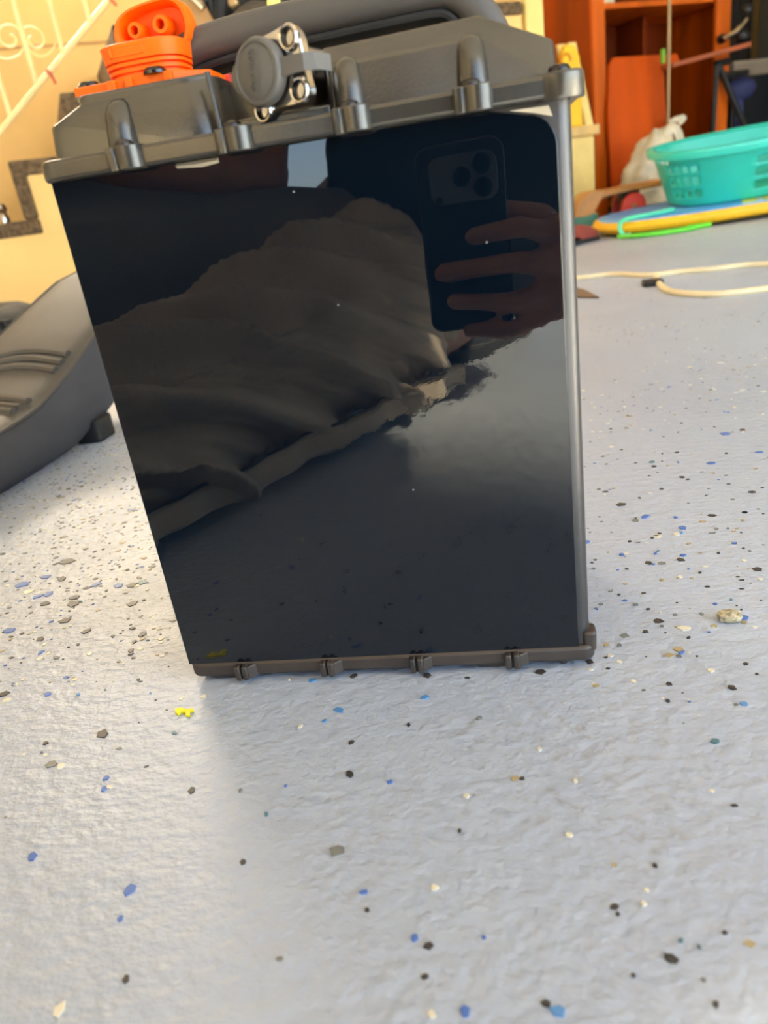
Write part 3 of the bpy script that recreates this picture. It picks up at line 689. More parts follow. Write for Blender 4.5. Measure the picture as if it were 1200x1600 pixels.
# ---- tyre lying flat at the left edge
ty = thing('tyre', 'worn black tyre lying flat on the floor behind the motorcycle seat', 'tyre', (-1.28, 1.17, 0))
TC = (-1.28, 1.17, .07)
def torus(c_, R_, r_, axis='z', n=40, m=14, sy=1.0):
    ring = []
    for i in range(n):
        a = 2*math.pi*i/n; rr = []
        for j in range(m):
            b = 2*math.pi*j/m; d = R_ + r_*math.cos(b); h = r_*sy*math.sin(b)
            if axis == 'z': rr.append((c_[0]+d*math.cos(a), c_[1]+d*math.sin(a), c_[2]+h))
            elif axis == 'x': rr.append((c_[0]+h, c_[1]+d*math.cos(a), c_[2]+d*math.sin(a)))
        ring.append(rr)
    return ring
MB().loft(torus(TC, .235, .07), closed=True).build('tyre_carcass', mat('dusty_tyre_rubber', (62, 62, 60), .8, var=.3, vscale=12), ty)
for i in range(30):
    a = 2*math.pi*i/30; cx, cy = TC[0] + .295*math.cos(a), TC[1] + .295*math.sin(a)
    T = Matrix.Translation((cx, cy, .07)) @ Matrix.Rotation(a, 4, 'Z')
    MB(T).box(-.008, .012, -.011, .011, -.05, .05).build('tread_knob', m_rubber, ty, bevel=.003)

# ---- motorcycle parked behind the battery, seen from the rear
mo = thing('motorcycle', 'stripped dirt bike parked behind the battery with tan plate and black hoses', 'motorcycle', (-.36, 1.5, 0))
m_mud = mat('muddy_tyre', (84, 72, 58), .9, var=.3, vscale=25, bump=.8, bscale=60, bdist=.004)
for nm, y in (('rear_wheel', 1.20), ('front_wheel', 2.30)):
    w_ = MB().loft(torus((-.36, y, .295), .235, .058, 'x'), closed=True).build(nm, m_mud, mo)
    MB().lathe((-.40, y, .295), (1, 0, 0), [(.03, 0), (.035, .02), (.035, .06), (.03, .08)], 20).build('hub', m_steel, w_)
    for k in range(12):
        a = math.pi * k / 6
        MB().tube([(-.36, y + .03*math.cos(a), .295 + .03*math.sin(a)), (-.36, y + .19*math.cos(a), .295 + .19*math.sin(a))], .002, 5).build('spoke', m_steel, w_)
for sx in (-1, 1):
    MB().tube([(-.36 + sx*.085, 1.20, .295), (-.36 + sx*.09, 1.55, .33)], .022, 8).build('swingarm', m_steel, mo)
    MB().tube(catmull([(-.36 + sx*.07, 1.52, .32), (-.36 + sx*.10, 1.62, .60), (-.36 + sx*.06, 1.95, .80), (-.36, 2.08, .84)], 5), .02, 8).build('frame_spar', m_black, mo)
    MB().tube([(-.36 + sx*.095, 2.30, .295), (-.36 + sx*.095, 2.08, .92)], .02, 8).build('fork_leg', m_steel, mo)
    MB().tube([(-.36 + sx*.10, 1.60, .58), (-.36 + sx*.07, 1.16, .70)], .013, 8).build('seat_rail', m_black, mo)
MB().tube([(-.74, 2.02, .98), (-.5, 2.06, .98), (-.36, 2.08, .93), (-.22, 2.06, .98), (.02, 2.02, .98)], .014, 8).build('handlebar', m_black, mo)
m_tan = mat('tan_coated_plate', (172, 128, 76), .5, var=.1)
YM = 1.12
tp = [at(x, y, YM) for x, y in [(262, -30), (300, -30), (318, 8), (334, 34), (332, 46), (318, 50), (300, 40), (278, 10)]]
MB().prism([tuple(q) for q in tp], (0, .02, 0)).build('tan_plate', m_tan, mo, bevel=.003)
MB().tube([at(298, -6, YM - .012), at(318, 14, YM - .012)], .0055, 6).build('silver_strip', m_chrome, mo)
m_hose = m_rubber
for pts_, r_ in (([(292, 55), (300, 25), (322, -5), (340, -40)], .012), ([(352, 60), (345, 20), (352, -20)], .013), ([(335, 60), (338, 36), (330, 10), (322, -30)], .006), ([(372, 60), (392, 20), (410, -30)], .015), ([(420, 60), (412, 28), (396, 0), (390, -30)], .011), ([(440, 60), (436, 30), (440, -30)], .014)):
    MB().tube(catmull([at(x, y, YM + .02) for x, y in pts_], 5), r_, 8).build('hose', m_hose, mo)
for x, y, r_ in ((365, 5, .009), (382, 30, .010), (407, 45, .008)):
    q = at(x, y, YM - .01); MB().lathe(q, (0, -1, 0), [(r_, -.01), (r_, .006), (r_*.6, .009), (.0001, .009)], 12).build('bolt', m_metalrod, mo)
bq = at(428, 5, YM - .02)
MB().lathe(bq, (0, -1, 0), [(.011, -.02), (.0115, 0), (.0105, .003), (.006, .003), (.005, .006), (.0001, .006)], 20).build('bright_bolt', mat('yellow_green_anodised', (226, 226, 120), .25, metal=.6), mo)
MB().box(-.50, -.24, YM + .06, YM + .10, .30, .72).build('dark_engine_cover', m_black, mo, bevel=.01)

# ---- bookcase, in the garage frame
TF = .344
sL, sL2 = st(wal(927, 60, TF))[0], st(wal(946, 60, TF))[0]
sR, sR2 = st(wal(1120, 30, TF))[0], st(wal(1142, 30, TF))[0]
zsh = st(wal(990, 5, TF))[2]
DPT = .42
bk = thing('bookcase', 'tall orange wood bookcase standing against the back wall', 'bookcase', G((sL + sR2) / 2, TF + DPT / 2, 0))
gbox(MB(), sL, sL + .02, TF + .022, TF + DPT, 0, 1.9).build('side_board', m_wood, bk, bevel=.002)
gbox(MB(), sR2 - .02, sR2, TF + .022, TF + DPT, 0, 1.9).build('side_board', m_wood, bk, bevel=.002)
gbox(MB(), sL, sL2, TF, TF + .022, 0, 1.9).build('front_post', m_wood_edge, bk, bevel=.003)
gbox(MB(), sR, sR2, TF, TF + .022, 0, 1.9).build('front_post', m_wood_edge, bk, bevel=.003)
gbox(MB(), sL + .02, sR2 - .02, TF + DPT - .012, TF + DPT, 0, 1.9).build('back_board', m_wood_dark, bk)
for z in (zsh, zsh + .42, 1.88, .06):
    gbox(MB(), sL + .02, sR2 - .02, TF + .02, TF + DPT - .013, z - .012, z + .012).build('shelf', m_wood_edge, bk, bevel=.002)
sm_ = (sL + sR) * .5 + .09
gbox(MB(), sm_, sm_ + .02, TF + .20, TF + DPT - .013, .073, zsh - .013).build('divider', m_wood_dark, bk, bevel=.002)
# white cloth folded on the shelf
q = st(wal(955, 1, TF)); MBc = MB(); gbox(MBc, q[0] - .03, q[0] + .05, TF + .03, TF + .12, zsh + .0125, zsh + .04)
tag(MBc.build('folded_cloth', m_whitebag, bevel=.008), 'small white folded cloth on the bookcase shelf', 'cloth')
# loose board leaning inside
tl = TF - .03
def wp(px, py, t): return wal(px, py, t)
lp = [wp(950, 300, tl), wp(950, 175, tl), wp(956, 100, tl), wp(964, 88, tl), wp(1062, 82, tl), wp(1068, 90, tl), wp(1062, 300, tl)]
zlo = 0.0
lp2 = []
for q in lp:
    s_, t_, z_ = st(q); lp2.append((s_, z_))
zt__ = max(z for _, z in lp2)
def lean(s_, z_): return G(s_, tl - .05 + .07 * z_ / zt__, z_)
sx_ = st(wp(1040, 150, tl))[0]
poly_ = [lean(lp2[0][0], .004), lean(lp2[1][0], lp2[1][1]), lean(lp2[2][0], lp2[2][1]), lean(lp2[3][0], lp2[3][1]), lean(lp2[4][0], lp2[4][1]), lean(lp2[5][0], lp2[5][1] - .02), lean(sx_, lp2[5][1] - .05), lean(sx_, .004)]
tag(MB().prism(poly_, GN * .022).build('loose_board', mat('loose_orange_board', (205, 80, 0), .55, spec=.2, var=.15, vscale=5, stretch=(1, 1, .2)), bevel=.004),
    'loose orange wooden board with a cut corner leaning in the bookcase', 'board')
# thin metal pole
mp0 = wal(1047, 205, TF - .12); s_ = st(wal(1045, 100, TF - .12))[0]
tag(MB().tube([G(s_, TF - .12, 0), G(s_, TF - .12, 1.9)], .0085, 10).build('metal_pole', m_metalrod), 'thin upright metal pole in front of the bookcase', 'pole')
q = wal(1036, 88, TF - .125)
tag(MB().tube([q + np.array([0, 0, -.03]), q + np.array([0, 0, .03])], .012, 8).build('green_tape', mat('green_tape', (110, 170, 40), .5)), 'small strip of green tape hanging beside the metal pole', 'tape')
# slumped plank with clutter
ta = TF - .10
A_, B_ = wal(1052, 105, ta), wal(1174, 72, ta)
pk = MB().loft([[tuple(A_), tuple(A_ + GN * .08), tuple(A_ + GN * .08 + [0, 0, .02]), tuple(A_ + [0, 0, .02])], [tuple(B_), tuple(B_ + GN * .08), tuple(B_ + GN * .08 + [0, 0, .02]), tuple(B_ + [0, 0, .02])]])
tag(pk.build('slumped_plank', mat('red_brown_plank', (178, 92, 58), .5, var=.12), bevel=.003), 'narrow red-brown plank sloping up from the pole towards the dark locker', 'plank')
cl = thing('clamp_lamp', 'black and silver clamp lamp lying on the sloping plank', 'lamp', tuple(wal(1150, 75, ta)))
MB().tube([wal(1128, 62, ta + .03), wal(1150, 50, ta + .05), wal(1166, 30, ta + .06)], .012, 8).build('silver_arm', m_chrome, cl)
for x, y, r_ in ((1128, 61, .026), (1160, 56, .034), (1168, 15, .030)):
    q = wal(x, y, ta + .05); MB().sphere(q, r_, 12, 8, (1, .8, .9)).build('black_joint', m_black, cl)
# dark stand under the plank
sd = thing('folding_stand', 'black folding stand under the sloping plank', 'stand', tuple(G(st(wal(1130, 200, ta + .05))[0], ta + .05, 0)))
for a, b in (((1118, 100), (1140, 95)), ((1122, 100), (1164, 200)), ((1128, 118), (1168, 113))):
    MB().tube([wal(*a, ta + .06), wal(*b, ta + .06)], .016, 8).build('stand_bar', m_black, sd)
b0 = wal(1164, 200, ta + .06); MB().tube([b0, (b0[0] + .02, b0[1] + .0, 0.016)], .016, 8).build('stand_bar', m_black, sd)
b0 = wal(1120, 100, ta + .06); MB().tube([b0, (b0[0] - .02, b0[1], 0.016)], .014, 8).build('stand_bar', m_black, sd)
# pale boxes, blue bag in the gap
s0, s1 = st(wal(1146, 110, .5))[0], st(wal(1172, 110, .66))[0] - .01
z0, z1 = st(wal(1160, 119, .5))[2], st(wal(1160, 96, .5))[2]
rk = thing('storage_box', 'pale grey storage box in the gap beside the dark locker', 'box', tuple(G((s0 + s1) / 2, .58, 0)))
gbox(MB(), s0, s1, .50, .68, z0, z1).build('box_body', mat('pale_grey_card', (132, 116, 98), .8), rk, bevel=.004)
gbox(MB(), s0 - .005, s1, .495, .685, z1 - .012, z1 + .004).build('box_lid', mat('pale_grey_lid', (150, 132, 112), .8), rk, bevel=.003)
z2 = st(wal(1160, 126, .5))[2]
gbox(MB(), s0, s1, .50, .68, 0, z0 - .001).build('box_plinth', m_black, rk, bevel=.004)
bq = wal(1155, 140, .36)
mb = MB().sphere(bq, .075, 16, 10, (1.1, .45, .75)); mb.v = [tuple(np.array(v) + .012 * np.array(noise.noise_vector(Vector(v) * 22))) for v in mb.v]
mb.box(bq[0] - .02, bq[0] + .02, bq[1] - .015, bq[1] + .015, 0, bq[2])
tag(mb.build('blue_bag', mat('dark_blue_cloth', (26, 34, 82), .7)), 'dark blue cloth bag below the pale storage box', 'bag')
hs0, hs1 = st(wal(1143, 100, .70))[0], st(wal(1172, 100, .70))[0] + .02
hc_ = MB().loft([[G(hs0 + (hs1 - hs0) * k / 12, .715 + .012 * math.sin(k * 2.1), z) for k in range(13)] + [G(hs0 + (hs1 - hs0) * k / 12, .722 + .012 * math.sin(k * 2.1), z) for k in range(12, -1, -1)] for z in (.01, 1.7)])  # wavy dark sheet added as the shade deep in the gap
tag(hc_.build('gap_shade_sheet', mat('gap_shade_brown', (34, 28, 22), .95)), 'added dark sheet standing in for the shade between bookcase and locker', 'cloth')
# locker at the right edge
s0 = st(wal(1172, 120, .66))[0]
lk = thing('locker', 'tall dark grey metal locker at the right edge', 'locker', tuple(G(s0 + .35, .35, 0)))
gbox(MB(), s0, s0 + .7, .08, .62, 0, 1.75).build('locker_body', m_locker, lk, bevel=.006)
gbox(MB(), s0 + .015, s0 + .685, .06, .08, .05, 1.72).build('door', m_locker, lk, bevel=.004)

# ---- cream cabinet with slats and yellow level beside the bookcase
tc_ = TF - .27
s0, s1 = st(wal(845, 240, tc_))[0], st(wal(929, 240, tc_))[0]
zc = st(wal(910, 213, tc_))[2]
cb = thing('low_cabinet', 'low cream cabinet with pine top between battery and bookcase', 'cabinet', tuple(G((s0 + s1) / 2, tc_ + .12, 0)))
gbox(MB(), s0, s1, tc_, tc_ + .24, 0, zc).build('cabinet_body', m_cream, cb, bevel=.004)
gbox(MB(), s0 - .01, s1 + .022, tc_ - .015, tc_ + .245, zc, zc + .042).build('pine_top', m_pine, cb, bevel=.004)
zt2 = zc + .0425
def leanslat(px0, px1, pyt, lab):
    a, b = st(wal(px0, pyt, tc_ + .06)), st(wal(px1, pyt, tc_ + .06))
    mbx = MB().loft([[G(a[0] + .03, tc_ + .03, zt2), G(b[0] + .03, tc_ + .03, zt2), G(b[0] + .03, tc_ + .05, zt2), G(a[0] + .03, tc_ + .05, zt2)],
                     [G(a[0], tc_ + .10, a[2]), G(b[0], tc_ + .10, a[2]), G(b[0], tc_ + .12, a[2]), G(a[0], tc_ + .12, a[2])]])
    return tag(mbx.build('pine_slat', m_cream, bevel=.003), lab, 'slat', 'pine slats on the low cabinet')
leanslat(897, 909, 63, 'taller cream slat leaning on the low cabinet nearest the bookcase')
leanslat(880, 893, 66, 'cream slat leaning on the low cabinet behind the yellow level')
a, b = st(wal(874, 80, tc_ + .01)), st(wal(901, 80, tc_ + .01)); zl = st(wal(890, 190, tc_ + .01))[2]
lv = thing('spirit_level', 'bright yellow tool standing upright on the low cabinet', 'tool', tuple(G(a[0], tc_ + .02, zt2)))
ring = [(a[0], zt2), (b[0] - .01 + .02, zt2), (b[0] + .004, a[2] - .03), (b[0] - .02, a[2] + .015), (a[0] + .02, a[2] + .02), (a[0], a[2] - .02)]
MB().prism([G(x, tc_ - .008, z) for x, z in ring], GN * .03).build('level_body', m_yellowtool, lv, bevel=.005)
MB().tube([G(a[0] + .02 + .024 * math.cos(t), tc_ - .010, a[2] - .045 + .03 * math.sin(t)) for t in np.linspace(0, math.pi, 10)], .007, 8).build('level_grip', mat('amber_grip', (226, 150, 20), .4), lv)

# ---- bodyboard on the floor
BT = Matrix.Translation((.425, 2.47, .004)) @ Matrix.Rotation(math.radians(7), 4, 'Z') @ Matrix.Rotation(math.radians(-1.2), 4, 'Y') @ Matrix.Rotation(math.radians(2.4), 4, 'X')
bb = thing('bodyboard', 'blue and yellow bodyboard lying on the floor under the teal basket', 'bodyboard', (.9, 2.75, 0))
ol = [(0, .20), (.02, .11), (.10, .05), (.28, .0), (.50, -.015), (.72, .015), (.90, .09), (1.02, .19), (1.06, .29), (1.04, .38), (.95, .46), (.75, .52), (.50, .53), (.28, .50), (.10, .42), (.02, .33)]
ol = [tuple(p[:2]) for p in catmull([(x, y, 0) for x, y in ol], 4, True)]
cxy = (.55, .27)
def oring(k, z): return [(cxy[0] + (x - cxy[0]) * k, cxy[1] + (y - cxy[1]) * k, z) for x, y in ol]
MB(BT).loft([oring(.94, 0), oring(.985, .008), oring(1, .020), oring(.985, .036), oring(.97, .0405)]).build('foam_core', mat('yellow_foam_rail', (250, 190, 10), .5, var=.05), bb)
m_deck = mat('light_blue_deck', (104, 178, 242), .4, var=.10, vscale=4, rgb2=(84, 150, 232))
MB(BT).loft([oring(.965, .040), oring(.955, .0432)]).build('deck_skin', m_deck, bb)
m_prt = mat('yellow_deck_print', (236, 226, 70), .4); m_prw = mat('white_deck_print', (226, 232, 236), .4)
def strip(x0, x1, y0, y1, m_): MB(BT).loft([[(x0, y0, .0432), (x1, y0, .0432), (x1 + .04, y1, .0432), (x0 + .04, y1, .0432)],
      [(x0, y0, .0446), (x1, y0, .0446), (x1 + .04, y1, .0446), (x0 + .04, y1, .0446)]]).build('deck_print', m_, bb, smooth=False)
m_prr = mat('red_deck_print', (226, 96, 70), .4); m_prb = mat('blue_deck_print', (110, 140, 220), .4)
xs_ = .46
for i, (w_, m_) in enumerate(((.05, m_prt), (.016, m_prw), (.03, m_prt), (.02, m_prr), (.03, m_prw), (.03, m_prt), (.022, m_prr), (.022, m_prb), (.04, m_prt), (.02, m_prw), (.05, m_prt), (.03, m_prr), (.05, m_prt))):
    strip(xs_, xs_ + w_, .035 + .10 * max(0, xs_ - .55), .13 + .10 * max(0, xs_ - .55), m_); xs_ += w_ + .002
def bp(x, y, z): return tuple(BT @ Vector((x, y, z)))
m_lime = mat('lime_leash', (112, 226, 60), .4); m_mint = mat('mint_leash', (92, 222, 176), .4)
MB().tube(catmull([bp(.26, .14, .050), bp(.18, .10, .051), bp(.10, .08, .052), bp(.05, .05, .048), bp(.035, .025, .03), bp(.04, .0, .008), bp(.06, -.02, .006)], 6), .0075, 8).build('leash', m_mint, bb)
e = bp(.06, -.02, 0)
MB().tube(catmull([(e[0], e[1], .008), (e[0] + .06, e[1] - .02, .008), (e[0] + .16, e[1] - .01, .008), (e[0] + .27, e[1] + .05, .008), (e[0] + .2, e[1] + .06, .008)], 6), .0075, 8).build('leash', m_lime, bb)
MB().tube(catmull([(e[0] - .04, e[1] + .02, .010), (e[0] + .02, e[1] - .03, .010), (e[0] + .10, e[1] - .04, .008), (e[0] + .2, e[1] - .02, .008)], 6), .0065, 8).build('leash', m_lime, bb)

# ---- laundry basket on the bodyboard
bcx, bcy = .985, 2.83
KT = BT @ Matrix.Translation((.575, .285, .0595)) @ Matrix.Rotation(math.radians(-1.3), 4, 'Y') @ Matrix.Rotation(math.radians(3.8), 4, 'X') @ Matrix.Scale(1.06, 4)
bs = thing('laundry_basket', 'teal plastic laundry basket with slotted sides standing on the bodyboard', 'basket', (bcx, bcy, .07))
H_ = .180; NA, NR = 120, 26
def sup(a, A, B, n=2.6): 
    ca, sa = math.cos(a), math.sin(a); return (A * math.copysign(abs(ca) ** (2/n), ca), B * math.copysign(abs(sa) ** (2/n), sa))
vsx, fsx = [], []
for j in range(NR + 1):
    f_ = j / NR; A, B = .255 + .055 * f_, .165 + .045 * f_
    for i in range(NA):
        x, y = sup(2*math.pi*i/NA, A, B); vsx.append((x, y, H_ * f_))
def slot(i, j):
    a = (i * 360 / NA) % 360
    for lo, hi in ((190, 226), (262, 330), (12, 48), (132, 168)):
        if lo <= a <= hi:
            for jlo, jhi in ((4, 8), (10, 14), (16, 19)):
                if jlo <= j < jhi and i % 3 != 0: return True
    if (172 <= a <= 192 or a >= 352 or a <= 8) and 20 <= j < 24: return True
    return False
for j in range(NR):
    for i in range(NA):
        if not slot(i, j): fsx.append((j*NA + i, j*NA + (i+1) % NA, (j+1)*NA + (i+1) % NA, (j+1)*NA + i))
mbk = MB(KT); mbk.add(vsx, fsx); mbk.add([(*sup(2*math.pi*i/NA, .255, .165), 0) for i in range(NA)], [tuple(range(NA))])
ob = mbk.build('basket_wall', m_teal, bs); sd_ = ob.modifiers.new('thickness', 'SOLIDIFY'); sd_.thickness = .004
rg = []
for k, (da, dz) in enumerate(((0, -.022), (.012, -.024), (.016, -.006), (.014, .002), (.002, .004), (-.010, .0), (-.008, -.006), (-.002, -.006))):
    rg.append([(*sup(2*math.pi*i/NA, .310 + da, .210 + da), H_ + dz) for i in range(NA)])
MB(KT).loft(rg, cap=False, closed=True).build('rim', mat('teal_rim_plastic', (62, 208, 186), .25, var=.03), bs)
m_lite = mat('pale_green_sticker', (196, 236, 160), .4)
for (a0, a1, r0_, dz0) in ((95, 103, .0, 0),):
    pass
hd = []
for t in np.linspace(0, math.pi, 12):
    hd.append(tuple(KT @ Vector((-.312 + .0, .055 * math.cos(t), H_ - .01 + .0 * math.sin(t)))))

# ---- skateboard standing on its edge
sk = thing('skateboard', 'wooden skateboard standing behind the bodyboard, one red wheel showing', 'skateboard', (.85, 3.38, 0))
KA, KB = at(930, 330, 3.14), at(1055, 305, 3.17)
ax = Vector((KB[0] - KA[0], KB[1] - KA[1], 0)).normalized(); wv = Vector((-ax.y, ax.x, 0))
K0 = Vector((KA[0], KA[1], 0))
def dk(a, w, z): return tuple(K0 + ax * a + wv * w + Vector((0, 0, z)))
path = catmull([(-.085, 0, .014), (-.05, 0, .050), (.0, 0, .100), (.04, 0, .122), (.12, 0, .130), (.30, 0, .138), (.50, 0, .148), (.62, 0, .175)], 5)
rings = []; rings2 = []
for i, q in enumerate(path):
    e_ = max(0, 1 - i / 5, 1 - (len(path) - 1 - i) / 5); w0 = .10 * (1 - math.sqrt(max(0, 1 - e_ ** 2 * .9))) * .6
    rings.append([dk(q[0], w0, q[2]), dk(q[0], .20 - w0, q[2]), dk(q[0], .20 - w0, q[2] + .022), dk(q[0], w0, q[2] + .022)])
    rings2.append([dk(q[0] + .004, w0 + .004, q[2] - .003), dk(q[0] + .004, .196 - w0, q[2] - .003), dk(q[0], .196 - w0, q[2] + .001), dk(q[0], w0 + .004, q[2] + .001)])
MB().loft(rings).build('deck', m_deckwood, sk, bevel=.003)
MB().loft(rings2[10:]).build('black_underside', m_black, sk)
tlp = [at(x, y, 3.12) for x, y in ((897, 350), (903, 318), (922, 300), (946, 296), (944, 306), (932, 326), (922, 352))]
MB().prism([(q[0], q[1], max(q[2], .003)) for q in tlp], tuple(wv * .2)).build('tail_kick', m_deckwood, sk, bevel=.004)
MB().tube([dk(.005, -.002, .112), dk(-.052, -.002, .046)], .003, 6).build('edge_line', m_stitch, sk)
for a in (.165, .47):
    tr = MB().tube([dk(a, .012, .072), dk(a, .188, .072)], .011, 8).build('truck_axle', m_steel, sk)
    MB().loft([[dk(a - .02, .07, .05), dk(a + .02, .07, .05), dk(a + .02, .13, .05), dk(a - .02, .13, .05)], [dk(a - .04, .06, .127), dk(a + .04, .06, .130), dk(a + .04, .14, .130), dk(a - .04, .14, .127)]]).build('truck_base', m_black, tr, bevel=.003)
    for w, sg in ((.0, 1), (.155, 1)):
        wh = MB().lathe(dk(a, w, .072), wv, [(.014, 0), (.044, .001), (.0515, .010), (.0515, .036), (.044, .045), (.014, .045)], 22).build('wheel', m_wheelred, sk)
        MB().lathe(dk(a, w - .001, .072), wv, [(.0001, -.003), (.010, -.002), (.010, .002)], 12).build('wheel_bearing', m_metalrod, wh)
# ---- plastic bag
bq = at(1018, 262, 3.70)
mb = MB().sphere((bq[0], bq[1], .17), 1, 36, 26, (.16, .10, .17))
nvv = []
for v in mb.v:
    v = Vector(v); f_ = v.z / .34
    q_ = Vector((bq[0] + (v.x - bq[0]) * (1.15 - .55 * f_) + .07 * (f_ - .5), bq[1] + (v.y - bq[1]) * (1.1 - .4 * f_), v.z * 1.10))
    d = .028 * (abs(noise.noise(q_ * 13)) * 1.5 - .4) + .010 * noise.noise(q_ * 40)
    nrm = Vector((v.x - bq[0], v.y - bq[1], v.z - .17)).normalized(); q_ += nrm * d
    nvv.append((q_.x, q_.y, max(q_.z, .001)))
mb.v = nvv
bg = thing('plastic_bag', 'crumpled white plastic bag standing behind the skateboard', 'bag', (bq[0], bq[1], 0))
mb.build('bag_body', m_whitebag, bg, angle=80)
hq = at(1052, 205, 3.36)
MB().tube(catmull([at(1034, 240, 3.66), at(1040, 212, 3.67), at(1052, 200, 3.68), at(1062, 214, 3.68), at(1060, 240, 3.67)], 5), .024, 8, flat=.35).build('bag_handle', m_whitebag, bg)
q0 = wal(1052, 190, TF - .13)
tag(MB().tube(catmull([wal(1046, 192, TF - .13), wal(1058, 186, TF - .13), wal(1070, 184, TF - .13), wal(1060, 194, TF - .13)], 4), .014, 8, flat=.5).build('pole_rag', m_whitebag), 'pale rag knotted around the metal pole', 'rag')
# ---- shoes
def shoe(px, py, Y, rot, m1, m2, lab, nm='shoe'):
    g = flr(px, py); T = Matrix.Translation((g[0], g[1], 0)) @ Matrix.Rotation(rot, 4, 'Z')
    t_ = thing(nm, lab, 'shoe', (g[0], g[1], 0), 'shoes beside the bodyboard tip')
    so_ = [(-.10, .0), (-.08, .032), (.0, .034), (.06, .042), (.10, .03), (.115, .0), (.10, -.03), (.06, -.042), (.0, -.034), (-.08, -.032)]
    so_ = [tuple(q[:2]) for q in catmull([(x, y, 0) for x, y in so_], 3, True)]
    MB(T).loft([[(x, y, 0) for x, y in so_], [(x, y, .016) for x, y in so_]]).build('sole', m2, t_, bevel=.003)
    rr = []
    for z, k, sh in ((.0162, .96, 0), (.035, .92, -.004), (.052, .72, -.022), (.064, .5, -.045)):
        rr.append([(x * k + sh, y * k, z + (.014 if x < -.03 else 0) * k) for x, y in so_])
    MB(T).loft(rr).build('upper', m1, t_)
shoe(899, 366, 0, 2.7, mat('teal_shoe_cloth', (70, 130, 118), .8), m_black, 'teal shoe lying beside the bodyboard tip')
shoe(903, 381, 0, .9, mat('red_brown_shoe', (150, 62, 46), .7), m_rubber, 'red-brown shoe lying beside the bodyboard tip')
q = flr(902, 379)
tag(MB().sphere((q[0], q[1], .018), .03, 10, 7, (1.1, .6, .6)).build('pale_scrap', m_whitebag), 'pale crumpled scrap on the floor beside the shoes', 'scrap')
# ---- cords on the floor
def cord(pts_, lab, r_=.0062):
    P_ = catmull([tuple(flr(x, y)[:2]) + (r_ * .8,) for x, y in pts_], 8)
    return tag(MB().tube(P_, r_, 8, flat=1.0).build('cord', m_cord), lab, 'cord', 'cream cords on the floor')
cord([(870, 438), (905, 438), (960, 432), (1005, 434), (1030, 433), (1060, 429), (1110, 425), (1170, 418), (1230, 416)], 'far strand of cream cord running straight across the floor')
cord([(1026, 437), (1030, 447), (1040, 456), (1055, 461), (1085, 464), (1130, 464), (1200, 456), (1240, 452)], 'near strand of cream cord curving in a loop across the floor')
q = flr(1021, 446)
tag(MB().loft([rrect(q[0] - .022, q[0] + .018, q[1] - .018, q[1] + .018, .006, z, 3) for z in (.0, .012)]).build('cord_clip', m_black, bevel=.003), 'small black clip at the bend of the cream cord', 'clip')
sc_ = [flr(x, y) for x, y in ((898, 452), (912, 455), (936, 467), (900, 466))]
tag(MB().prism([(a[0], a[1], .0005) for a in sc_], (0, 0, .004)).build('wood_scrap', mat('brown_scrap', (122, 96, 72), .8), smooth=False), 'flat brown wood scrap on the floor behind the battery edge', 'scrap')

# ================================================================== PERSON CROUCHING BEHIND THE CAMERA, HOLDING THE PHONE
def hull(bm, pts):
    vs_ = [bm.verts.new(p) for p in pts]
    r = bmesh.ops.convex_hull(bm, input=vs_)
    bad = [g for g in r['geom_interior'] if isinstance(g, bmesh.types.BMVert)]
    if bad: bmesh.ops.delete(bm, geom=bad, context='VERTS')
_ico = []
_b = bmesh.new(); bmesh.ops.create_icosphere(_b, subdivisions=2, radius=1.0); _ico = [v.co.copy() for v in _b.verts]; _b.free()
def capsule(bm, a, ra, b, rb, sc=(1, 1, 1)):
    a, b = Vector(a), Vector(b); s_ = Vector(sc)
    hull(bm, [a + Vector((v.x*s_.x, v.y*s_.y, v.z*s_.z)) * ra for v in _ico] + [b + Vector((v.x*s_.x, v.y*s_.y, v.z*s_.z)) * rb for v in _ico])
def fuse(bm, voxel, smooth=4, fac=.5):
    me = bpy.data.meshes.new('tmp'); bm.to_mesh(me); bm.free()
    o = bpy.data.objects.new('tmp', me); COL.objects.link(o)
    r = o.modifiers.new('r', 'REMESH'); r.mode = 'VOXEL'; r.voxel_size = voxel
    s_ = o.modifiers.new('s', 'SMOOTH'); s_.factor = fac; s_.iterations = smooth
    dg = bpy.context.evaluated_depsgraph_get(); dg.update()
    out = bpy.data.meshes.new_from_object(o.evaluated_get(dg)); bpy.data.objects.remove(o); bpy.data.meshes.remove(me)
    return out
def finish(me, name, material, parent):
    me.materials.clear(); me.materials.append(material); me.shade_smooth()
    o = bpy.data.objects.new(name, me); COL.objects.link(o); setparent(o, parent); o.data.name = name; return o
def disp(me, fn):
    n = len(me.vertices); co = np.empty(n * 3); me.vertices.foreach_get('co', co); co = co.reshape(-1, 3)
    nr = np.empty(n * 3); me.vertex_normals.foreach_get('vector', nr); nr = nr.reshape(-1, 3)
    d = fn(co, nr); co = co + d
    me.vertices.foreach_set('co', co.reshape(-1)); me.update()

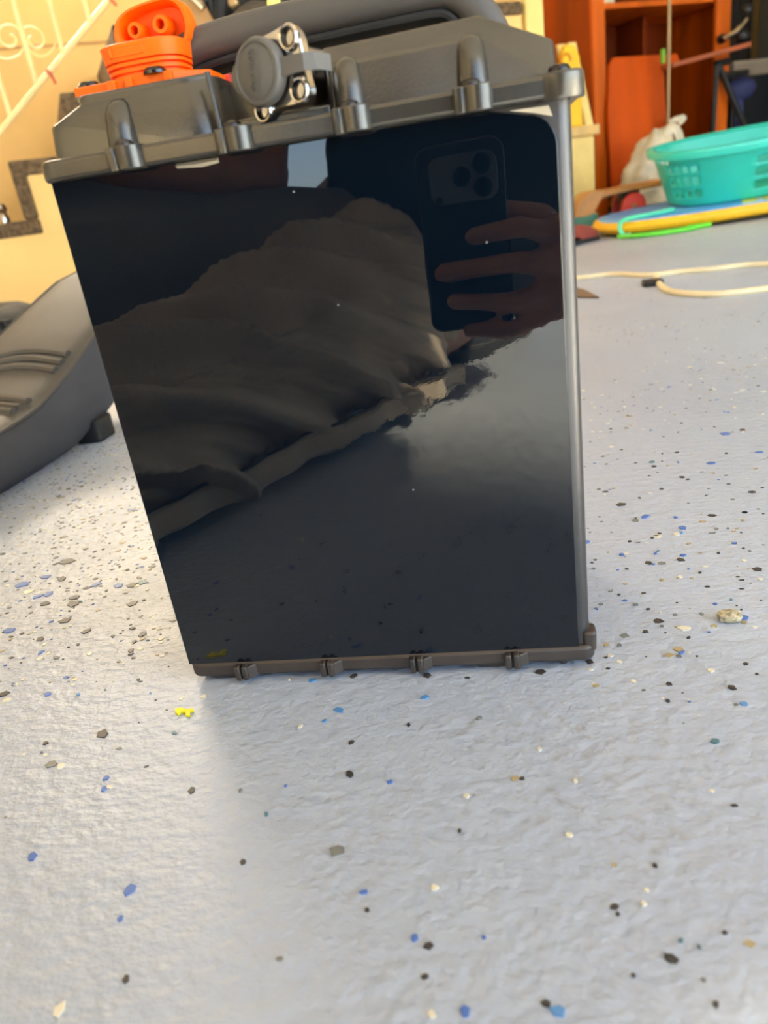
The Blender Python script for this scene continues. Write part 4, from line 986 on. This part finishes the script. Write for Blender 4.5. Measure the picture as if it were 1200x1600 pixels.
# ---- phone in the right hand; the camera looks out of its lens
ph = thing('phone', 'dark phone with three lenses held upright by the crouching person', 'phone', (-.018, -.341, .122))
PXa, PXb, PZa, PZb = -.0545, .0185, .1225, .2715
def xzslab(x0, x1, z0, z1, r_, ya, yb_, n=5):
    return [[(x, ya if k == 0 else yb_, z) for x, z, _ in [(p_[0], p_[1], 0) for p_ in rrect(x0, x1, z0, z1, r_, 0, n)]] for k in (0, 1)]
MB().loft(xzslab(PXa, PXb, PZa, PZb, .011, -.3455, -.3380)).build('phone_body', m_phone, ph, bevel=.0012)
MB().loft(xzslab(PXa - .0004, PXb + .0004, PZa - .0004, PZb + .0004, .0112, -.3448, -.3392)).build('phone_frame', m_phoneedge, ph)
MB().loft(xzslab(-.0430, .0125, .2260, .2628, .009, -.3380, -.3352)).build('camera_plate', m_phoneplate, ph, bevel=.0008)
for x, z in ((0.0, CAM_POS[2] - .0), (.0008, CAM_POS[2] + .0172), (-.0165, CAM_POS[2] + .0090)):
    MB().lathe((x, -.3352, z), (0, 1, 0), [(.0078, 0), (.0078, .0010), (.0070, .0016), (.0068, .0010), (.0001, .0010)], 24).build('lens', m_lens, ph)
MB().lathe((-.0365, -.3352, .2300), (0, 1, 0), [(.0028, 0), (.0028, .0005), (.0001, .0006)], 16).build('flash', m_lens, ph)

pe = thing('person', 'person crouching with a phone in one hand, dark shirt and grey trousers', 'person', (-.1, -.72, 0))
HIP_R, KNEE_R = (-.140, -.600, .115), (-.375, -.175, .074)
# skin
bm = bmesh.new()
capsule(bm, (.0, -.66, .90), .085, (.0, -.64, .84), .075, (.92, 1.05, 1.15))      # skull, jaw
capsule(bm, (.0, -.575, .80), .036, (.0, -.60, .86), .05)                          # chin, face front
capsule(bm, (.0, -.545, .855), .010, (.0, -.556, .885), .006)                      # nose
for sx in (-1, 1): capsule(bm, (sx*.085, -.655, .865), .014, (sx*.088, -.662, .895), .017, (.5, 1, 1))
capsule(bm, (.0, -.68, .79), .055, (-.005, -.715, .68), .062)                      # neck
capsule(bm, (-.005, -.73, .64), .085, (-.03, -.76, .3), .11, (1.5, .9, 1))         # trunk core
capsule(bm, (.165, -.72, .62), .048, (.255, -.575, .345), .040)                    # right upper arm
capsule(bm, (.255, -.575, .345), .042, (.19, -.49, .27), .043)
capsule(bm, (.19, -.49, .27), .043, (.098, -.385, .178), .027, (1, 1, 1))
capsule(bm, (.098, -.385, .178), .027, (.072, -.356, .160), .030, (.9, .8, 1.2))
# palm
capsule(bm, (.074, -.352, .182), .017, (.066, -.352, .135), .016)
capsule(bm, (.056, -.338, .196), .0130, (.056, -.340, .134), .0125)
# fingers: knuckle -> middle joint -> tip, lying across the back of the phone
fing = [((.058, -.338, .190), (.028, -.3275, .202), (-.012, -.3275, .199), .0090), ((.060, -.336, .168), (.020, -.3265, .174), (-.041, -.3270, .173), .0094),
        ((.059, -.338, .147), (.018, -.3265, .143), (-.033, -.3265, .149), .0090), ((.055, -.340, .129), (.016, -.3280, .119), (-.022, -.3285, .123), .0082)]
for k0, k1, k2, r_ in fing:
    capsule(bm, k0, r_ * 1.12, k1, r_ * 1.0); capsule(bm, k1, r_ * 1.0, k2, r_ * .86)
capsule(bm, (.074, -.362, .170), .015, (.046, -.360, .206), .0115); capsule(bm, (.046, -.360, .206), .0112, (.012, -.3575, .216), .0092)   # thumb
# left arm resting on the raised knee
capsule(bm, (-.185, -.72, .62), .047, (-.262, -.665, .36), .040); capsule(bm, (-.262, -.665, .36), .042, (-.268, -.625, .285), .038)
capsule(bm, (-.268, -.625, .285), .040, (-.390, -.475, .312), .028); capsule(bm, (-.390, -.475, .312), .028, (-.425, -.435, .322), .030, (1, 1, .7))
for k in range(4):
    x = -.455 + .018 * k; capsule(bm, (x + .01, -.425, .330), .010, (x - .005, -.375, .318), .009); capsule(bm, (x - .005, -.375, .318), .009, (x - .008, -.350, .298), .008)
capsule(bm, (-.400, -.45, .328), .011, (-.385, -.40, .315), .009)
# ankles
capsule(bm, (-.45, -.515, .12), .035, (-.455, -.52, .06), .036); capsule(bm, (-.05, -.80, .055), .034, (-.10, -.70, .055), .040)
body = fuse(bm, .0042, 5)
body_o = finish(body, 'body', m_skin, pe)
# hair, eyes, mouth
bm = bmesh.new(); capsule(bm, (.0, -.675, .915), .090, (.0, -.69, .87), .085, (.95, 1.03, 1.05)); me = fuse(bm, .008, 3)
finish(me, 'hair', m_hair, pe)
for sx in (-1, 1): MB().sphere((sx*.032, -.566, .882), .011, 10, 7).build('eye', mat('eye_white', (225, 220, 214), .2), body_o)
MB().tube([(-.022, -.5440, .822), (0, -.5395, .820), (.022, -.5440, .822)], .005, 6).build('mouth', mat('lips', (150, 84, 76), .5), body_o)

# ---- shirt
bm = bmesh.new()
capsule(bm, (-.005, -.73, .62), .10, (-.03, -.77, .42), .125, (1.55, .95, 1))
capsule(bm, (-.01, -.77, .42), .128, (.0, -.745, .215), .138, (1.50, 1.0, 1.02)); capsule(bm, (.06, -.73, .42), .115, (.07, -.71, .23), .12, (1.1, 1, 1))
capsule(bm, (.160, -.722, .62), .070, (.240, -.60, .40), .066)
capsule(bm, (-.180, -.722, .62), .066, (-.245, -.675, .46), .062)
me = fuse(bm, .008, 4)
def f_shirt(co, nr):
    d = np.array([.010 * noise.noise(Vector((p[0] * 6, p[1] * 6, p[2] * 14))) + .005 * abs(noise.noise(Vector((p[0]*18, p[1]*18, p[2]*30)))) for p in co])
    return nr * d[:, None]
disp(me, f_shirt); finish(me, 'shirt', m_shirt, pe)

# ---- trousers: right thigh low along the floor towards the battery, left knee raised
A_, B_ = Vector(HIP_R), Vector(KNEE_R)
bm = bmesh.new()
capsule(bm, (-.06, -.82, .21), .135, (-.12, -.78, .19), .135, (1.1, .9, .9))
capsule(bm, HIP_R, .104, KNEE_R, .066)
dirv = (B_ - A_).normalized(); side = Vector((0, 0, 1)).cross(dirv).normalized()      # horizontal, across the thigh
if side.x < 0: side = -side       # towards the panel / right
# loose cloth hanging to the floor on the near side
ptsH = []
for t in (-.02, 1.04):
    P0 = A_.lerp(B_, t)
    for off in ((.070, -.028), (.074, -.092), (.052, -.092), (.02, .0), (-.04, -.06)): ptsH.append(P0 + side * off[0] + Vector((0, 0, off[1])))
hull(bm, [Vector((p.x, p.y, max(p.z, .010))) for p in ptsH])
capsule(bm, KNEE_R, .066, (-.43, -.085, .066), .058)                 # folded knee reaching past the frame of the mirror
capsule(bm, (-.43, -.085, .07), .062, (-.20, -.52, .07), .060); capsule(bm, (-.20, -.52, .07), .060, (-.09, -.72, .07), .052)       # shin folded under
HIP_L, KNEE_L, ANK_L = (-.20, -.74, .15), (-.470, -.405, .215), (-.455, -.53, .10)
capsule(bm, HIP_L, .085, KNEE_L, .068); capsule(bm, KNEE_L, .068, ANK_L, .060); capsule(bm, (-.24, -.66, .09), .075, (-.42, -.46, .10), .065)
bm_low = bm
me = fuse(bm, .0048, 5)
Av, Bv, Sv = np.array(A_), np.array(B_), np.array(side); Lv = float(np.linalg.norm(Bv - Av)); Dv = (Bv - Av) / Lv
def f_tr(co, nr):
    q = co - Av; t = q @ Dv / Lv; rad = q - np.outer(q @ Dv, Dv); th = np.arctan2(rad[:, 2], rad @ Sv)
    rr = np.linalg.norm(rad, axis=1)
    near = np.clip((2.0 - np.abs(th - .2)) / .6, 0, 1) * np.clip((rr < .16) * 1.0, 0, 1) * np.clip((t + .35) / .3, 0, 1) * np.clip((1.45 - t) / .3, 0, 1)
    out = np.zeros(len(co))
    for i in range(len(co)):
        p = co[i]
        if near[i] > .01:
            # long diagonal folds running down towards the hip
            w = t[i] * 4.4 - th[i] * 1.35 + .55 * noise.noise(Vector((p[0] * 5, p[1] * 5, p[2] * 5)))
            c1 = .5 + .5 * math.cos(w * 2 * math.pi * .95); c2 = .5 + .5 * math.cos(w * 2 * math.pi * 2.3 + 1.1 + 3 * noise.noise(Vector((p[0] * 7, p[1] * 7, p[2] * 7 + 9))))
            amp = .65 + .6 * noise.noise(Vector((p[0] * 6 + 4, p[1] * 6, p[2] * 6)))
            out[i] += near[i] * (.066 * amp * (c1 ** 2.6 - .33) + .012 * (c2 ** 2 - .4))
        out[i] += .006 * noise.noise(Vector((p[0] * 14, p[1] * 14, p[2] * 14)))
    d = nr * out[:, None]
    d[:, 2] = np.maximum(d[:, 2], .006 - co[:, 2])
    return d
disp(me, f_tr)
tr_o = finish(me, 'trousers', m_trouser, pe)
_sm = tr_o.modifiers.new('smooth', 'SMOOTH'); _sm.factor = .5; _sm.iterations = 3
# dark cover added over the raised leg to darken it in the panel reflection
bm = bmesh.new()
capsule(bm, (-.185, -.735, .155), .105, (-.468, -.408, .215), .096); capsule(bm, (-.468, -.408, .215), .096, (-.450, -.500, .13), .090); capsule(bm, (-.23, -.645, .11), .095, (-.41, -.455, .12), .090)
me = fuse(bm, .006, 4)
def f_jk(co, nr):
    out = np.zeros(len(co))
    for i, p in enumerate(co):
        w = p[0] * 16 + p[1] * 9 + 1.2 * noise.noise(Vector((p[0] * 6, p[1] * 6, p[2] * 4)))
        out[i] = .014 * ((.5 + .5 * math.cos(w * 2.2)) ** 2 - .3) + .006 * noise.noise(Vector(p) * 16)
    d = nr * out[:, None]; d[:, 2] = np.maximum(d[:, 2], .01 - co[:, 2]); return d
disp(me, f_jk); finish(me, 'leg_shade_cover', m_leg_shade, pe)
# hem band and stitch line along the lower edge
def low(t, u, z): 
    P0 = A_.lerp(B_, t); return P0 + side * u + Vector((0, 0, z - P0.z))
hb = MB(); rings = []
for t in np.linspace(-.10, 1.22, 40):
    w = .004 * math.sin(t * 21) + .003 * math.sin(t * 47)
    rings.append([tuple(low(t, .078 + w, .010)), tuple(low(t, .088 + w, .013)), tuple(low(t, .087 + w, .034)), tuple(low(t, .075 + w, .036))])
hb.loft(rings).build('hem_band', m_trouser, tr_o, bevel=.003)
MB().tube([tuple(low(t, .0865 + .004 * math.sin(t * 21) + .003 * math.sin(t * 47), .0385)) for t in np.linspace(-.08, 1.2, 40)], .0016, 6).build('hem_stitch', m_stitch, tr_o)
# shoes
def pshoe(x, y, rot, tilt=0):
    T = Matrix.Translation((x, y, 0.0)) @ Matrix.Rotation(rot, 4, 'Z')
    so_ = [(-.12, .0), (-.10, .035), (.0, .038), (.08, .047), (.13, .03), (.145, .0), (.13, -.03), (.08, -.047), (.0, -.038), (-.10, -.035)]
    so_ = [tuple(q[:2]) for q in catmull([(a, b, 0) for a, b in so_], 3, True)]
    s_ = MB(T).loft([[(a, b, 0) for a, b in so_], [(a, b, .022) for a, b in so_]]).build('shoe_sole', m_rubber, pe, bevel=.003)
    MB(T).loft([[(a * k + sh, b * k, z + (.03 if a < -.02 else 0) * k) for a, b in so_] for z, k, sh in ((.0222, .97, 0), (.045, .92, -.005), (.065, .72, -.03), (.078, .5, -.055))]).build('shoe_upper', m_black, pe)
pshoe(-.45, -.47, math.radians(112)); pshoe(-.02, -.88, math.radians(122))
